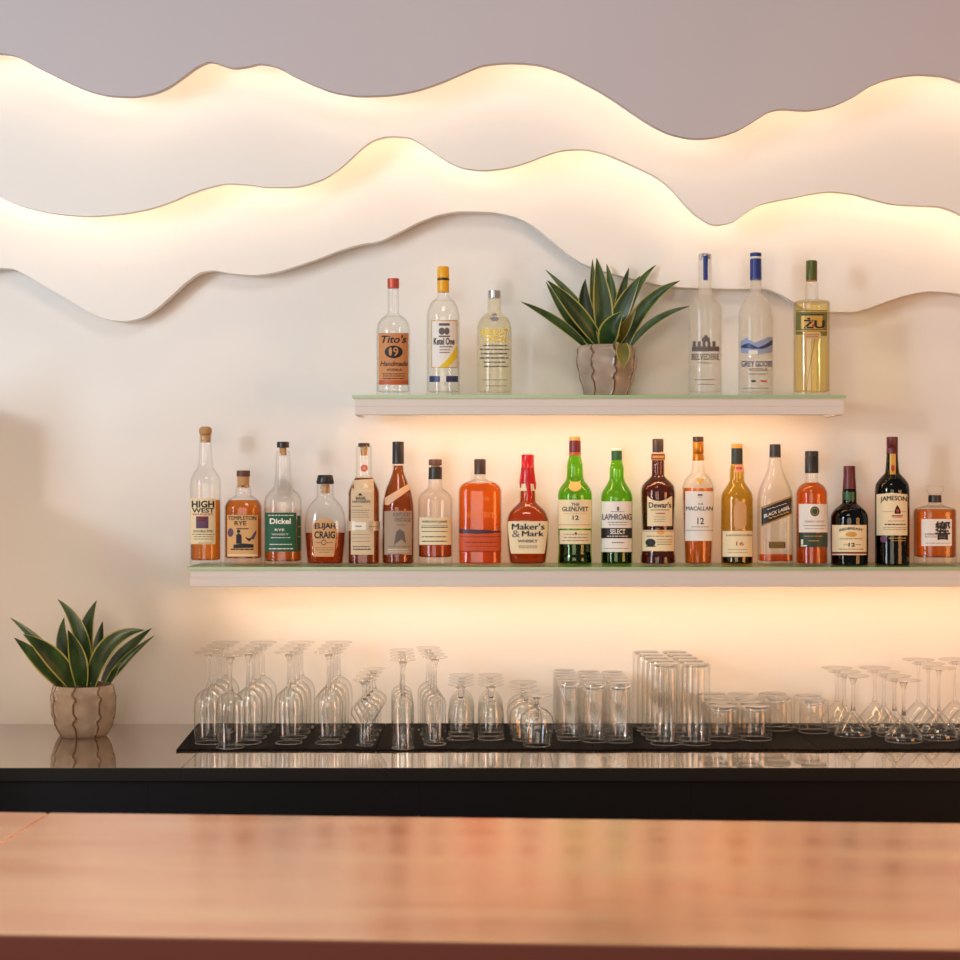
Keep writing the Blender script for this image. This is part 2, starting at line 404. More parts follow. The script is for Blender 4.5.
def upper():
    K = (360, 240, 5.647)
    b = Bottle('clear vodka bottle with red cap and orange-brown label, far left of upper shelf', K, 188,
               [(255, 5.6), (400, 5.8), (415, 8), (435, 12.5), (470, 16), (510, 16.9), (868, 16.9)], 'clear', Z_UP, 870, Y=3.745, group=GU)
    b.liquid('water', 420); b.cap('cap', 'copper_cap', [(207, 5.9), (262, 5.9)])
    b.label(L(106, 272, 525, 818), 'tito', [
        ('ink', [T("Tito's", 122, 262, 538, 582, .03, .25), E(190, 632, 50, 36), T('Handmade', 116, 268, 684, 712, .02, .3), T('VODKA', 150, 236, 726, 740), D(130, 252, 756), D(130, 252, 768), D(130, 252, 782)]),
        ('tito', [E(172, 630, 9, 24), T('9', 188, 216, 606, 656, .02), ]),
        ('tito_low', [R(108, 270, 792, 816)])])
    b = Bottle('clear vodka bottle with yellow cap and white label crossed by yellow swash', K, 470,
               [(265, 5.6), (308, 6), (322, 8.5), (340, 12), (375, 15), (425, 16.6), (868, 16.6)], 'clear', Z_UP, 870, Y=3.745, group=GU)
    b.liquid('water', 330)
    b.cap('cap', 'yellow_cap', [(140, 5.7), (150, 6), (205, 6)]); b.cap('cap_ring', 'dark_cap', [(206, 6.1), (217, 6.1)]); b.cap('neck_foil', 'yellow_cap', [(218, 6), (262, 6), (284, 5.9)])
    b.label(L(405, 548, 455, 722), 'white_paper', [
        ('ink_gold', [R(405, 548, 453, 458), R(405, 548, 717, 722), R(405, 408, 455, 722, 1), R(545, 548, 455, 722, 1),]),
        ('yellow_ink', [L(448, 545, [(448, 716), (485, 682), (520, 640), (545, 592)], [(448, 717), (500, 716), (525, 690), (545, 662)], 10, 4)]),
        ('ink_grey', [R(446, 505, 470, 484), E(462, 515, 17, 20), E(490, 515, 14, 20), R(446, 508, 540, 548), D(450, 520, 603, 6), D(450, 510, 620), D(450, 505, 635)]),
        ('ink', [T('Ketel One', 418, 532, 552, 592, .035)])])
    b.label(L(393, 552, 768, 802), 'blue_ink', [('ink_white', [R(452, 486, 768, 802)])], name='band')
    b = Bottle('short frosted lemon vodka bottle with silver cap and yellow printing', K, 758,
               [(300, 6), (340, 6.6), (395, 6.9), (408, 9), (430, 13.5), (460, 16.5), (500, 17.5), (868, 17.5)], 'frosted_lemon', Z_UP, 870, Y=3.745, group=GU)
    b.liquid('water', 430); b.cap('cap', 'silver_cap', [(275, 6.4), (318, 6.4)])
    b.label(E(760, 437, 25, 24), 'silver_cap', name='medallion', off=.0009)
    b.label(T('ABSOLUT', 682, 836, 500, 540, .05), 'yellow_ink', name='brand_lettering')
    b.label(T('CITRON', 700, 826, 545, 578, .05), 'yellow_ink', name='brand_lettering')
    b.label([D(698, 830, 596, 8), D(680, 840, 618, 9), D(684, 832, 642, 9), D(680, 836, 666, 9), D(700, 820, 690, 7), D(700, 834, 714, 8), D(690, 830, 790, 4), D(710, 826, 824, 4)], 'ink_grey', name='script')
    K = (670, 240, 5.333)
    b = Bottle('tall frosted vodka bottle with silver cap and grey palace print', K, 187,
               [(85, 6.2), (150, 6.6), (280, 7), (300, 9), (325, 13), (345, 15.4), (375, 16.6), (828, 16.6)], 'frosted', Z_UP, 830, Y=3.745, group=GU)
    b.liquid('water', 300); b.cap('cap', 'silver_cap', [(70, 5.4), (78, 6.4), (100, 6.4)])
    b.label(R(178, 200, 80, 215), 'blue_cap', name='neck_tab', off=.002)
    pal = [R(118, 262, 568, 594)] + [R(u, u + 16, 540, 570) for u in range(122, 250, 26)] + [R(170, 212, 520, 542), R(182, 200, 508, 522)]
    b.label(pal, 'ink_grey', name='palace_print')
    b.label(T('BELVEDERE', 116, 262, 606, 640, .03), 'ink_grey', name='brand_lettering')
    b.label([T('VODKA', 150, 222, 650, 660, .01), D(130, 240, 745, 4), D(150, 236, 770, 4)], 'ink_grey', name='print')
    b = Bottle('tall frosted vodka bottle with navy cap and blue mountain picture', K, 457,
               [(205, 5.4), (280, 6), (302, 9), (325, 12.5), (370, 16), (430, 17.3), (828, 17.3)], 'frosted', Z_UP, 830, Y=3.745, group=GU)
    b.liquid('water', 300)
    b.cap('cap', 'blue_cap', [(67, 5.6), (86, 5.8)]); b.cap('cap_ring', 'white_top', [(87, 5.5), (99, 5.5)]); b.cap('neck_foil', 'blue_cap', [(100, 5.7), (212, 5.8)])
    b.label([D(432, 482, 130, 4), T('GG', 440, 472, 155, 185, .02)], 'sky_ink', name='neck_print', off=.001)
    b.label(L(378, 545, [(378, 540), (410, 520), (450, 548), (500, 528), (530, 515), (545, 520)], [(378, 600), (460, 612), (545, 600)]), 'sky_ink',
            [('blue_ink', [L(380, 545, [(380, 565), (420, 548), (470, 574), (510, 556), (545, 532)], [(380, 574), (430, 580), (500, 580), (545, 558)], 20, 2)]), ('ink_white', [L(420, 468, 588, 610, 6, 2)])], name='mountain_picture')
    b.label(T('GREY GOOSE', 382, 546, 645, 676, .035), 'blue_ink', name='brand_lettering')
    b.label([T('VODKA', 420, 522, 683, 700, .02), D(420, 520, 715, 4), D(392, 520, 790, 4)], 'ink_grey', name='print')
    b.label([R(434, 458, 748, 757)], 'ink', name='flag'); b.label([R(484, 516, 748, 757)], 'red_ink', name='flag')
    b = Bottle('straw-coloured vodka bottle with green cap and olive label, far right of upper shelf', K, 755,
               [(215, 5.4), (250, 6.4), (316, 6.7), (322, 12), (327, 16.6), (335, 17.7), (828, 17.7)], 'clear', Z_UP, 830, Y=3.745, group=GU, n=2.6)
    b.liquid('pale', 334); b.cap('cap', 'olive_cap', [(108, 5.2), (114, 5.6), (212, 5.6)]); b.cap('cap_ring', 'gold_cap', [(212, 5.7), (218, 5.7)])
    b.label(L(672, 836, 374, [(672, 505), (705, 505), (712, 490), (800, 490), (806, 512), (836, 512)]), 'olive_paper', [
        ('ink_gold', [R(674, 834, 378, 384), R(674, 834, 482, 488), R(700, 812, 404, 474)]),
        ('ink', [T('ŻU', 716, 824, 414, 472, .06), D(700, 820, 398, 6)]), ('red_ink', [E(764, 456, 7, 8)])])
    b.label(L(714, 800, 492, 526), 'tan', [('ink_grey', [D(722, 794, 505, 4), D(724, 790, 516, 4)])], name='small_label')
    mb = MB(); pts = [(-.012, 0, .012), (-.004, .002, .06), (.008, 0, .13)]
    for i in range(2):
        a, c = pts[i], pts[i + 1]
        mb.add([(a[0] - .0006, a[1], a[2]), (a[0] + .0006, a[1], a[2]), (c[0] + .0006, c[1], c[2]), (c[0] - .0006, c[1], c[2])], [(0, 1, 2, 3)])
    mb.build('grass_blade', M['leaf_old'], b.root)

def lower():
    K = (180, 420, 6)
    b = Bottle('tall clear whiskey bottle with wooden ball stopper, far left of lower shelf', K, 153,
               [(92, 6.6), (100, 6.2), (280, 7.4), (300, 9), (325, 12), (365, 14.8), (400, 15.3), (873, 15.3)], 'clear', Z_LO, 875, group=GL, thick=5)
    b.liquid('amber', 485)
    b.cap('cork', 'cork', [(94, 5.2), (140, 5.0)]); b.cap('stopper', 'wood_cap', [(45, 3.8), (52, 5.6), (64, 6.4), (80, 6.3), (94, 5.6)])
    b.label(L(64, 212, 470, 745), 'cream', [
        ('ink', [T('HIGH', 72, 204, 484, 526, .05), T('WEST', 74, 204, 528, 556, .04), T('DOUBLE RYE', 84, 194, 660, 674, .02), D(76, 210, 686, 4), D(84, 196, 700, 3), D(84, 196, 714, 3), D(110, 190, 738, 3)]),
        ('ink_red', [T('WHISKEY', 76, 200, 560, 572, .02)]), ('violet_ink', [R(98, 170, 578, 650)]), ('deep_red', [R(112, 156, 580, 606)])])
    b = Bottle('squat amber whiskey bottle with short brown stopper and tan picture label', K, 380,
               [(395, 7.2), (405, 7.6), (450, 8), (462, 10), (472, 13), (495, 16.6), (530, 18.5), (870, 18.5)], 'clear', Z_LO, 872, group=GL, dr=.9, n=2.6, thick=7)
    b.liquid('amber', 484)
    b.cap('cork', 'cork', [(340, 6), (408, 5.8)]); b.cap('stopper', 'brown_cap', [(305, 6.7), (340, 6.8)])
    b.label(E(375, 388, 12, 13), 'deep_red', name='seal', off=.0012)
    b.label(L(284, 466, 570, 820), 'tan', [
        ('ink', [T('TEMPLETON', 290, 456, 576, 600, .03), T('RYE', 328, 398, 606, 632, .03), D(340, 410, 652, 8), E(352, 668, 10, 10), L(338, 370, [(338, 690), (352, 678), (370, 692)], [(338, 742), (370, 742)], 6, 3), L(392, 432, [(392, 702), (415, 712), (432, 700)], [(392, 708), (415, 730), (432, 708)], 8, 2), L(322, 440, [(322, 748), (380, 740), (440, 746)], [(322, 770), (440, 766)], 12, 3), D(306, 440, 776, 8)]),
        ('violet_ink', [E(305, 675, 17, 26), L(428, 456, [(428, 700), (456, 658)], [(428, 712), (440, 718), (456, 680)], 6, 3)]), ('cream', [R(288, 462, 806, 816)])])
    b = Bottle('clear whiskey bottle with tall neck, black stopper and dark green label', K, 618,
               [(188, 6.2), (205, 7.2), (300, 7.6), (390, 8.8), (420, 11.5), (445, 15.5), (470, 17.8), (500, 18.6), (870, 18.6)], 'clear', Z_LO, 872, group=GL, dr=.95, n=2.5)
    b.liquid('amber', 600)
    b.cap('cork', 'cork', [(168, 3.6), (215, 3.4)]); b.cap('stopper', 'black_cap', [(133, 5.9), (140, 6.1), (168, 6.1)])
    b.label(L(512, 698, 556, 790), 'green_paper', [
        ('ink_white', [T('Dickel', 540, 664, 590, 624, .05), T('RYE', 570, 626, 652, 666, .03), T('WHISKY', 552, 650, 680, 692, .0), D(530, 680, 572, 5), D(548, 660, 706, 4), D(540, 670, 746, 5), D(536, 676, 772, 6)])])
    b.label(L(702, 728, 574, 786), 'green_paper', [('ink_gold', [D(706, 724, 640, 4), D(706, 724, 700, 4)])], name='side_label')
    K = (260, 430, 6.857)
    b = Bottle('squat tapered bourbon bottle with black cork stopper and arched kraft label', K, 447,
               [(372, 7.2), (385, 8.4), (440, 8.4), (465, 9.5), (490, 13), (530, 17), (580, 19.6), (640, 20.7), (720, 20.4), (920, 17.9)], 'clear', Z_LO, 925, group=GL, dr=.75, n=2.3, thick=1.6)
    b.liquid('redamber', 705)
    b.cap('cork', 'cork', [(372, 4.6), (436, 4.4)]); b.cap('stopper', 'black_cap', [(308, 7.2), (316, 7.6), (360, 9), (370, 8.4)])
    b.label(L(358, 525, [(358, 690), (366, 650), (385, 622), (415, 608), (445, 604), (475, 610), (505, 628), (520, 660), (525, 690)], [(358, 700), (372, 868), (506, 868), (525, 700)], nu=40), 'kraft', [
        ('ink', [T('ELIJAH', 376, 516, 640, 690, .05, arch=4), T('CRAIG', 374, 514, 694, 744, .05), RING(438, 771, 17, 19), D(385, 420, 772, 4), D(458, 500, 772, 4)]),
        ('ink_grey', [D(380, 500, 808, 4), D(384, 498, 822, 4), D(400, 480, 838, 4)])])
    K = (340, 430, 6.86)
    b = Bottle('dark bourbon bottle with paper bib label and metal-look belt band', K, 164,
               [(112, 6.8), (125, 7.9), (315, 8.1), (332, 9.5), (365, 12), (400, 14.4), (440, 15.8), (925, 15.8)], 'clear', Z_LO, 928, group=GL, dr=.9, n=2.8, thick=1.6)
    b.liquid('brown', 330)
    b.cap('cork', 'cork', [(118, 3.8), (178, 3.6)]); b.cap('stopper', 'dark_cap', [(92, 5.4), (98, 5.8), (118, 5.8)])
    b.label(E(166, 262, 25, 25), 'pink_tab', [('ink_red', [RING(166, 262, 18, 18, .3)])], name='neck_seal', off=.001)
    b.label(L(76, 232, [(76, 345), (232, 335)], 855), 'beige', [
        ('ink', [P((126, 450), (132, 436), (138, 445), (144, 434), (150, 445), (154, 450)), T('BASIL', 110, 180, 458, 478, .03), T("HAYDEN'S", 88, 208, 482, 500, .03), D(90, 206, 800, 6), D(90, 212, 818, 8)]),
        ('ink_grey', [D(84, 150, 524, 4), D(84, 200, 550, 4), D(84, 196, 566, 3), D(84, 200, 582, 3), D(84, 200, 598, 3), D(84, 200, 716, 3), D(84, 200, 740, 3), D(84, 200, 764, 3)])])
    b.label(L(57, 268, 626, 690), 'belt', [('ink_white', [R(92, 176, 634, 684)]), ('ink_grey', [D(110, 150, 660, 8), D(196, 256, 662, 5)])], name='belt_band', off=.0022)
    b = Bottle('wine-shaped brown whiskey bottle with black capsule and diagonal paper ribbon', K, 399,
               [(230, 5.6), (260, 5.8), (300, 6.8), (345, 9.2), (420, 13.2), (490, 15.3), (560, 16.2), (905, 16.2), (925, 15.4)], 'clear', Z_LO, 928, group=GL, thick=1.6)
    b.liquid('brown', 245)
    b.cap('capsule', 'black_cap', [(82, 5.7), (104, 5.8), (106, 5.5), (110, 5.8), (236, 5.9)])
    b.label(L(308, 478, [(308, 466), (478, 362)], [(308, 512), (330, 516), (478, 408)]), 'ribbon', name='ribbon')
    b.label(L(306, 492, 556, [(306, 856), (400, 850), (492, 858)]), 'greybrown', [
        ('ink_grey', [T('KENTUCKY', 366, 486, 566, 594, .02), T('VINTAGE', 372, 486, 602, 630, .02), D(390, 450, 652, 5), P((370, 790), (385, 700), (410, 680), (440, 700), (452, 780), (420, 750)), D(330, 480, 800, 5)]),
        ('cream', [D(330, 470, 820, 5), D(330, 470, 836, 4)])])
    K = (410, 450, 8)
    b = Bottle('clear bourbon bottle, quarter full, with cream typewriter-print label', K, 202,
               [(236, 6.6), (300, 7), (318, 8.5), (335, 11.5), (365, 15.3), (410, 17.2), (923, 17.2)], 'clear', Z_LO, 925, group=GL, thick=8)
    b.liquid('redamber', 720)
    b.cap('stopper', 'brown_cap', [(80, 6.3), (86, 6.6), (128, 6.6)]); b.cap('cork', 'cork', [(128, 4.6), (142, 4.6)]); b.cap('capsule', 'black_cap', [(142, 6.7), (240, 6.9)])
    b.label(L(76, 330, 540, 758), 'cream', [
        ('ink', [T('WIDOW JANE', 96, 296, 564, 588, .03), R(92, 300, 600, 603), D(94, 298, 618, 9), D(98, 296, 652, 7), D(98, 290, 694, 8), D(98, 292, 730, 8)])])
    b = Bottle('wide flask-shaped bottle of bright orange whiskey with black cap', K, 560,
               [(190, 5.4), (232, 6), (246, 9.5), (256, 13.5), (272, 17.4), (300, 20.6), (335, 21.8), (900, 21.6), (918, 20.6)], 'clear', Z_LO, 920, group=GL, dr=.6, n=2.6, thick=1.6)
    b.liquid('orange', 262)
    b.cap('cap', 'dark_cap', [(73, 5.3), (80, 5.8), (196, 5.8)])
    b.label([T('BULLEIT', 440, 680, 506, 546, .01, arch=10), T('BOURBON', 490, 630, 380, 410, .01, arch=10)], 'emboss', name='embossed_lettering')
    b.label(L(396, 726, [(396, 630), (726, 648)], [(396, 665), (540, 672), (726, 660)]), 'purple_strip', name='label_stripe')
    b.label(L(396, 726, [(396, 668), (540, 675), (726, 664)], 814), 'orange_label', [('deep_red', [R(400, 724, 690, 694), D(440, 700, 738, 7), D(440, 700, 770, 4), R(400, 724, 806, 813)])])
    K = (500, 430, 6.86)
    b = Bottle('square-shouldered bourbon bottle sealed with dripping red wax', K, 190,
               [(360, 7.6), (420, 8), (492, 8.6), (505, 9.8), (535, 14.5), (575, 19), (625, 21), (760, 20.6), (905, 18.4), (925, 17.4)], 'clear', Z_LO, 928, group=GL, dr=.85, n=3, thick=1.6)
    b.liquid('redamber', 420)
    b.cap('wax_seal', 'red_wax', [(170, 5.6), (176, 6.3), (258, 6.4), (262, 6.9), (270, 6.6), (330, 7.8), (372, 8.4)])
    b.label(L(134, 244, 366, 416), 'cream', name='neck_label', off=.0012)
    b.label([P((176, 360), (206, 360), (212, 440), (206, 490), (196, 500), (190, 470), (186, 420)), P((140, 360), (152, 360), (148, 395), (142, 398)), P((226, 360), (244, 360), (240, 405), (232, 410))], 'red_wax', name='wax_drip', off=.0024)
    b.label(L(56, 326, 626, [(56, 690), (74, 848), (306, 848), (326, 690)], nu=36), 'cream', [
        ('ink', [T("Maker's", 82, 304, 640, 684, .045), T('Mark', 150, 300, 692, 730, .045), T('WHISKY', 122, 258, 752, 772, .03)]),
        ('ink_grey', [T('&', 84, 138, 688, 736, .0), D(130, 254, 796, 5), D(130, 254, 808, 4)])])
    b = Bottle('bright green scotch bottle with orange neck seal and two cream labels', K, 514,
               [(168, 5.6), (200, 6.6), (250, 8), (320, 8.4), (350, 9.6), (375, 12.5), (410, 15.8), (450, 17.2), (690, 17), (760, 16.4), (840, 16.6), (890, 17.3), (925, 16.8)], 'green', Z_LO, 928, group=GL, thick=1.6)
    b.liquid('green_low', 770)
    b.cap('stopper', 'brass_top', [(48, 5), (52, 5.5), (75, 5.5)]); b.cap('capsule', 'maroon_cap', [(75, 5.8), (155, 6)]); b.cap('foil_ring', 'copper_cap', [(155, 6), (175, 6.2)])
    b.label(L(478, 500, 92, 124), 'ink_white', name='capsule_mark', off=.002)
    b.label([E(515, 387, 42, 32), P((478, 352), (515, 358), (552, 352), (540, 375), (490, 375))], 'orange_seal', name='neck_seal', off=.001)
    b.label(L(400, 626, 478, 676), 'cream', [('ink', [T('THE', 490, 544, 500, 522, .02), T('GLENLIVET', 428, 604, 526, 558, .03), T('12', 498, 540, 586, 616, .03)]), ('ink_gold', [D(440, 590, 572, 3), R(404, 622, 648, 652)])])
    b.label(L(410, 622, 688, 782), 'cream', [('ink_grey', [E(520, 710, 8, 10), D(440, 600, 716, 4), D(440, 600, 738, 5), D(430, 606, 758, 4)])], name='lower_label')
    K = (590, 430, 6.857)
    b = Bottle('shorter bright green whisky bottle with white label and black stripe', K, 183,
               [(200, 5.2), (225, 5.8), (270, 7.2), (320, 7.2), (350, 8.2), (385, 11), (425, 14.4), (470, 15.7), (900, 15.7), (925, 14.8)], 'green', Z_LO, 925, group=GL, thick=1.6)
    b.liquid('green_low', 800)
    b.cap('cap_top', 'white_top', [(126, 4.8), (141, 5.2)]); b.cap('cap', 'green_cap', [(141, 5.3), (206, 5.4)])
    b.label(L(76, 284, 490, 836), 'white_paper', [
        ('black_paper', [R(76, 284, 672, 742, 20)]),
        ('ink_grey', [E(192, 540, 8, 16), D(144, 234, 560, 4)]),
        ('ink', [T('LAPHROAIG', 88, 282, 576, 616, .02), D(124, 256, 634, 4), D(130, 250, 650, 4), D(150, 236, 772, 5), D(100, 260, 812, 3)]),
        ('ink_white', [T('SELECT', 140, 240, 680, 714, .03), D(120, 256, 728, 5)])])
    b = Bottle('dark red-brown scotch bottle with flared foot and curved-top cream label', K, 466,
               [(150, 5.8), (170, 6.4), (210, 6.9), (310, 7.1), (335, 9.8), (360, 13.6), (390, 16.6), (430, 17.5), (600, 16.7), (700, 16.3), (820, 16.6), (875, 17.7), (910, 17.8), (925, 17)], 'clear', Z_LO, 925, group=GL, thick=1.6)
    b.liquid('redbrown', 200)
    b.cap('cap', 'dark_cap', [(60, 5.2), (66, 5.6), (154, 5.5)])
    b.label(L(422, 512, 160, 206), 'deep_red', [('ink_gold', [R(424, 510, 160, 164), R(424, 510, 202, 206), D(432, 502, 184, 16)])], name='neck_label', off=.001)
    b.label(L(394, 562, [(394, 452), (420, 474), (450, 486), (480, 488), (520, 478), (562, 452)], 658), 'cream', [
        ('ink', [T("Dewar's", 404, 556, 494, 534, .03), D(420, 540, 548, 5)]), ('ink_red', [D(450, 512, 572, 8)]), ('ink_grey', [D(440, 520, 596, 3), D(440, 516, 612, 3), D(440, 510, 626, 3)])])
    b.label(L(360, 574, 686, 830), 'cream', [('ink', [E(416, 772, 34, 27), R(384, 450, 794, 801)]), ('orange_seal', [E(484, 702, 26, 16)]), ('ink_grey', [D(390, 560, 728, 5), D(460, 560, 752, 4), D(460, 560, 768, 4), D(460, 560, 784, 4), R(364, 572, 692, 695)])], name='lower_label')
    K = (670, 430, 6.857)
    b = Bottle('tapered scotch bottle with gold neck foil and large pale label over amber', K, 193,
               [(200, 5.8), (290, 6.9), (305, 8.6), (330, 12), (365, 14.6), (400, 15.8), (560, 15.2), (925, 13.5)], 'clear', Z_LO, 925, group=GL, dr=.95, thick=1.6)
    b.liquid('amber', 398)
    b.cap('stopper', 'dark_cap', [(45, 5.4), (80, 5.5)]); b.cap('neck_foil', 'gold_cap', [(80, 5), (92, 5.4), (162, 5.4), (164, 5.2), (170, 5.4), (210, 5.7)])
    b.label(P((180, 335), (236, 335), (208, 376)), 'ink_gold', name='shoulder_mark', off=.0008)
    b.label(L(106, 300, 420, [(106, 758), (115, 760), (288, 760), (300, 758)]), 'white_paper', [
        ('ink', [T('THE', 190, 226, 502, 514, .0), T('MACALLAN', 112, 290, 524, 552, .02), T('12', 188, 232, 602, 646, .02), R(190, 222, 440, 450)]),
        ('ink_grey', [D(150, 268, 664, 4), R(112, 292, 686, 689), D(190, 222, 460, 3)])])
    b = Bottle('olive yellow glass whisky bottle with dark green cap and oval shoulder label', K, 459,
               [(225, 5.6), (250, 6.4), (290, 7.2), (340, 7.3), (365, 8.6), (400, 12), (445, 15.3), (480, 15.9), (905, 15.9), (925, 15)], 'olive', Z_LO, 925, group=GL, thick=1.6)
    b.liquid('green_low', 868)
    b.cap('cap_top', 'orange_top', [(95, 5.4), (125, 5.6)]); b.cap('cap', 'dark_green_cap', [(125, 5.6), (232, 5.7)])
    b.label(L(446, 500, 238, 290), 'pink_tab', [('ink_red', [D(454, 492, 262, 16)])], name='neck_label', off=.001)
    b.label(L(438, 524, [(438, 530), (446, 505), (462, 492), (480, 488), (500, 492), (516, 505), (524, 530)], [(438, 640), (446, 664), (462, 677), (480, 680), (500, 677), (516, 664), (524, 640)]), 'kraft', name='oval_label')
    b.label(L(362, 564, 692, 868), 'cream', [('ink', [T('LAGAVULIN', 388, 556, 714, 728, .01)]), ('ink_red', [T('16', 454, 506, 766, 792, .02)]), ('ink_grey', [D(400, 530, 820, 3), D(400, 530, 840, 3)])])
    K = (750, 430, 6.86)
    b = Bottle('nearly empty square clear whisky bottle with slanted black label', K, 172,
               [(180, 5.4), (195, 5.9), (250, 6.9), (310, 9.6), (380, 13.8), (450, 16.4), (510, 17), (922, 17)], 'clear', Z_LO, 925, group=GL, dr=.95, n=4)
    b.liquid('orange', 855)
    b.cap('cap', 'black_cap', [(97, 5.5), (188, 5.7)])
    b.label([P((140, 142), (160, 124), (170, 130), (150, 160)), P((160, 170), (185, 160), (188, 170), (164, 178))], 'ink_white', name='cap_mark', off=.002)
    b.label(L(80, 284, [(80, 530), (284, 450)], [(80, 662), (284, 580)]), 'black_paper', [
        ('ink_white', [T('BLACK LABEL', 98, 272, 548, 572, .03, slope=-62), D(120, 250, 524, 4, -44)]),
        ('ink_gold', [R(84, 282, 494, 500, 12, -80), R(84, 282, 612, 618, 12, -80), D(130, 262, 584, 8, -46)])])
    b.label(L(130, 242, 766, 812), 'dark_cap', [('ink_gold', [D(142, 232, 782, 5), D(142, 232, 796, 4), R(132, 240, 768, 771), R(132, 240, 807, 810)])], name='small_label')
    b = Bottle('orange whiskey bottle with black cap and white label bearing green dot', K, 423,
               [(290, 6), (350, 6.4), (364, 8), (376, 11), (400, 14), (440, 15.8), (922, 15.8)], 'clear', Z_LO, 925, group=GL, thick=1.6)
    b.liquid('orange', 360)
    b.cap('cap', 'black_cap', [(144, 6.6), (178, 6.7), (180, 6.4), (184, 6.7), (296, 6.7)])
    b.label(L(336, 530, 508, 702), 'white_paper', [('spot', [E(444, 558, 31, 34)]), ('ink_grey', [T('GREEN SPOT', 376, 510, 622, 634, .0), D(370, 516, 656, 5), D(376, 510, 676, 3)]), ('ink_gold', [RING(444, 558, 22, 24, .12)])])
    b.label(L(336, 530, 706, 804), 'dark_green_paper', [('ink_white', [R(352, 366, 750, 786), R(350, 392, 790, 798)]), ('ink_gold', [D(400, 470, 760, 5), D(372, 500, 728, 4)])], name='lower_label')
    K = (810, 430, 6.4)
    b = Bottle('squat dark whiskey bottle with maroon capsule and yellowish label striped red', K, 252,
               [(370, 6.4), (400, 7), (462, 7.2), (476, 9), (495, 12.6), (520, 16.2), (560, 18.4), (700, 18.5), (858, 18.2)], 'black_glass', Z_LO, 862, group=GL, thick=1.6)
    b.liquid('green_low', 470)
    b.cap('capsule', 'maroon_cap', [(228, 5.6), (234, 5.8), (300, 5.9), (376, 6.8)])
    b.label(L(214, 284, 396, 448), 'green_cap', name='neck_label', off=.001)
    b.label(L(136, 360, 608, 800), 'cream', [
        ('deep_red', [R(136, 360, 780, 792, 16)]),
        ('ink', [T('REDBREAST', 190, 338, 634, 650, .03, arch=12), T('12', 246, 288, 722, 746, .04), D(216, 242, 734, 3), D(294, 322, 734, 3)]),
        ('ink_gold', [E(264, 668, 36, 16)]), ('ink_grey', [D(196, 336, 696, 4), D(184, 340, 762, 4)])])
    b = Bottle('tallest dark green whiskey bottle with maroon cap and large cream label', K, 526,
               [(145, 5.6), (200, 6), (270, 7), (290, 9.4), (315, 13), (350, 16.2), (390, 17), (858, 17)], 'dark_green', Z_LO, 862, group=GL, thick=1.6)
    b.liquid('green_low', 300)
    b.cap('cap', 'maroon_cap', [(42, 5.6), (110, 5.6), (112, 5.4), (116, 5.6), (152, 5.7)])
    b.label(L(512, 548, 152, 284), 'ink_gold', [('ink_red', [E(530, 245, 11, 22)])], name='neck_label', off=.001)
    b.label(L(428, 622, [(428, 412), (525, 402), (622, 412)], 674), 'cream', [
        ('ink', [T('JAMESON', 452, 618, 428, 468, .04, arch=8), P((540, 520), (556, 480), (566, 490), (580, 520), (578, 536), (542, 536)), D(480, 610, 604, 8)]),
        ('ink_red', [E(560, 517, 9, 11), D(524, 594, 548, 8), D(528, 590, 557, 5)]), ('ink_grey', [R(470, 530, 521, 523), R(586, 616, 521, 523), D(500, 606, 582, 3), D(470, 616, 624, 3), D(470, 616, 636, 3)])])
    b.label([E(472, 698, 22, 22)], 'purple_ink', name='round_seal'); b.label([D(504, 612, 692, 5), D(520, 612, 708, 3)], 'ink_gold', name='print')
    b = Bottle('squat amber whisky decanter with clear glass stopper, far right of lower shelf', K, 799,
               [(462, 6.6), (476, 7.2), (484, 10), (491, 14), (500, 18), (514, 20), (530, 20.2), (858, 20.2)], 'clear', Z_LO, 862, group=GL, dr=.95, n=3, thick=8)
    b.liquid('amber', 507)
    b.cap('stopper', 'frosted', [(355, 7.6), (364, 8.7), (388, 8.6), (402, 6.6), (414, 6.2)], label='clear glass stopper')
    b.cap('neck_band', 'black_cap', [(415, 6.4), (462, 6.6)])
    b.label(D(774, 822, 438, 8), 'ink_grey', name='band_print', off=.0016)
    b.label(L(714, 906, 570, 742), 'white_paper', [('ink', [T('響', 800, 896, 582, 704, .03)]), ('ink_grey', [T('HIBIKI', 738, 822, 660, 674, .01), D(738, 820, 684, 4), D(740, 896, 724, 3)])])

upper(); lower()

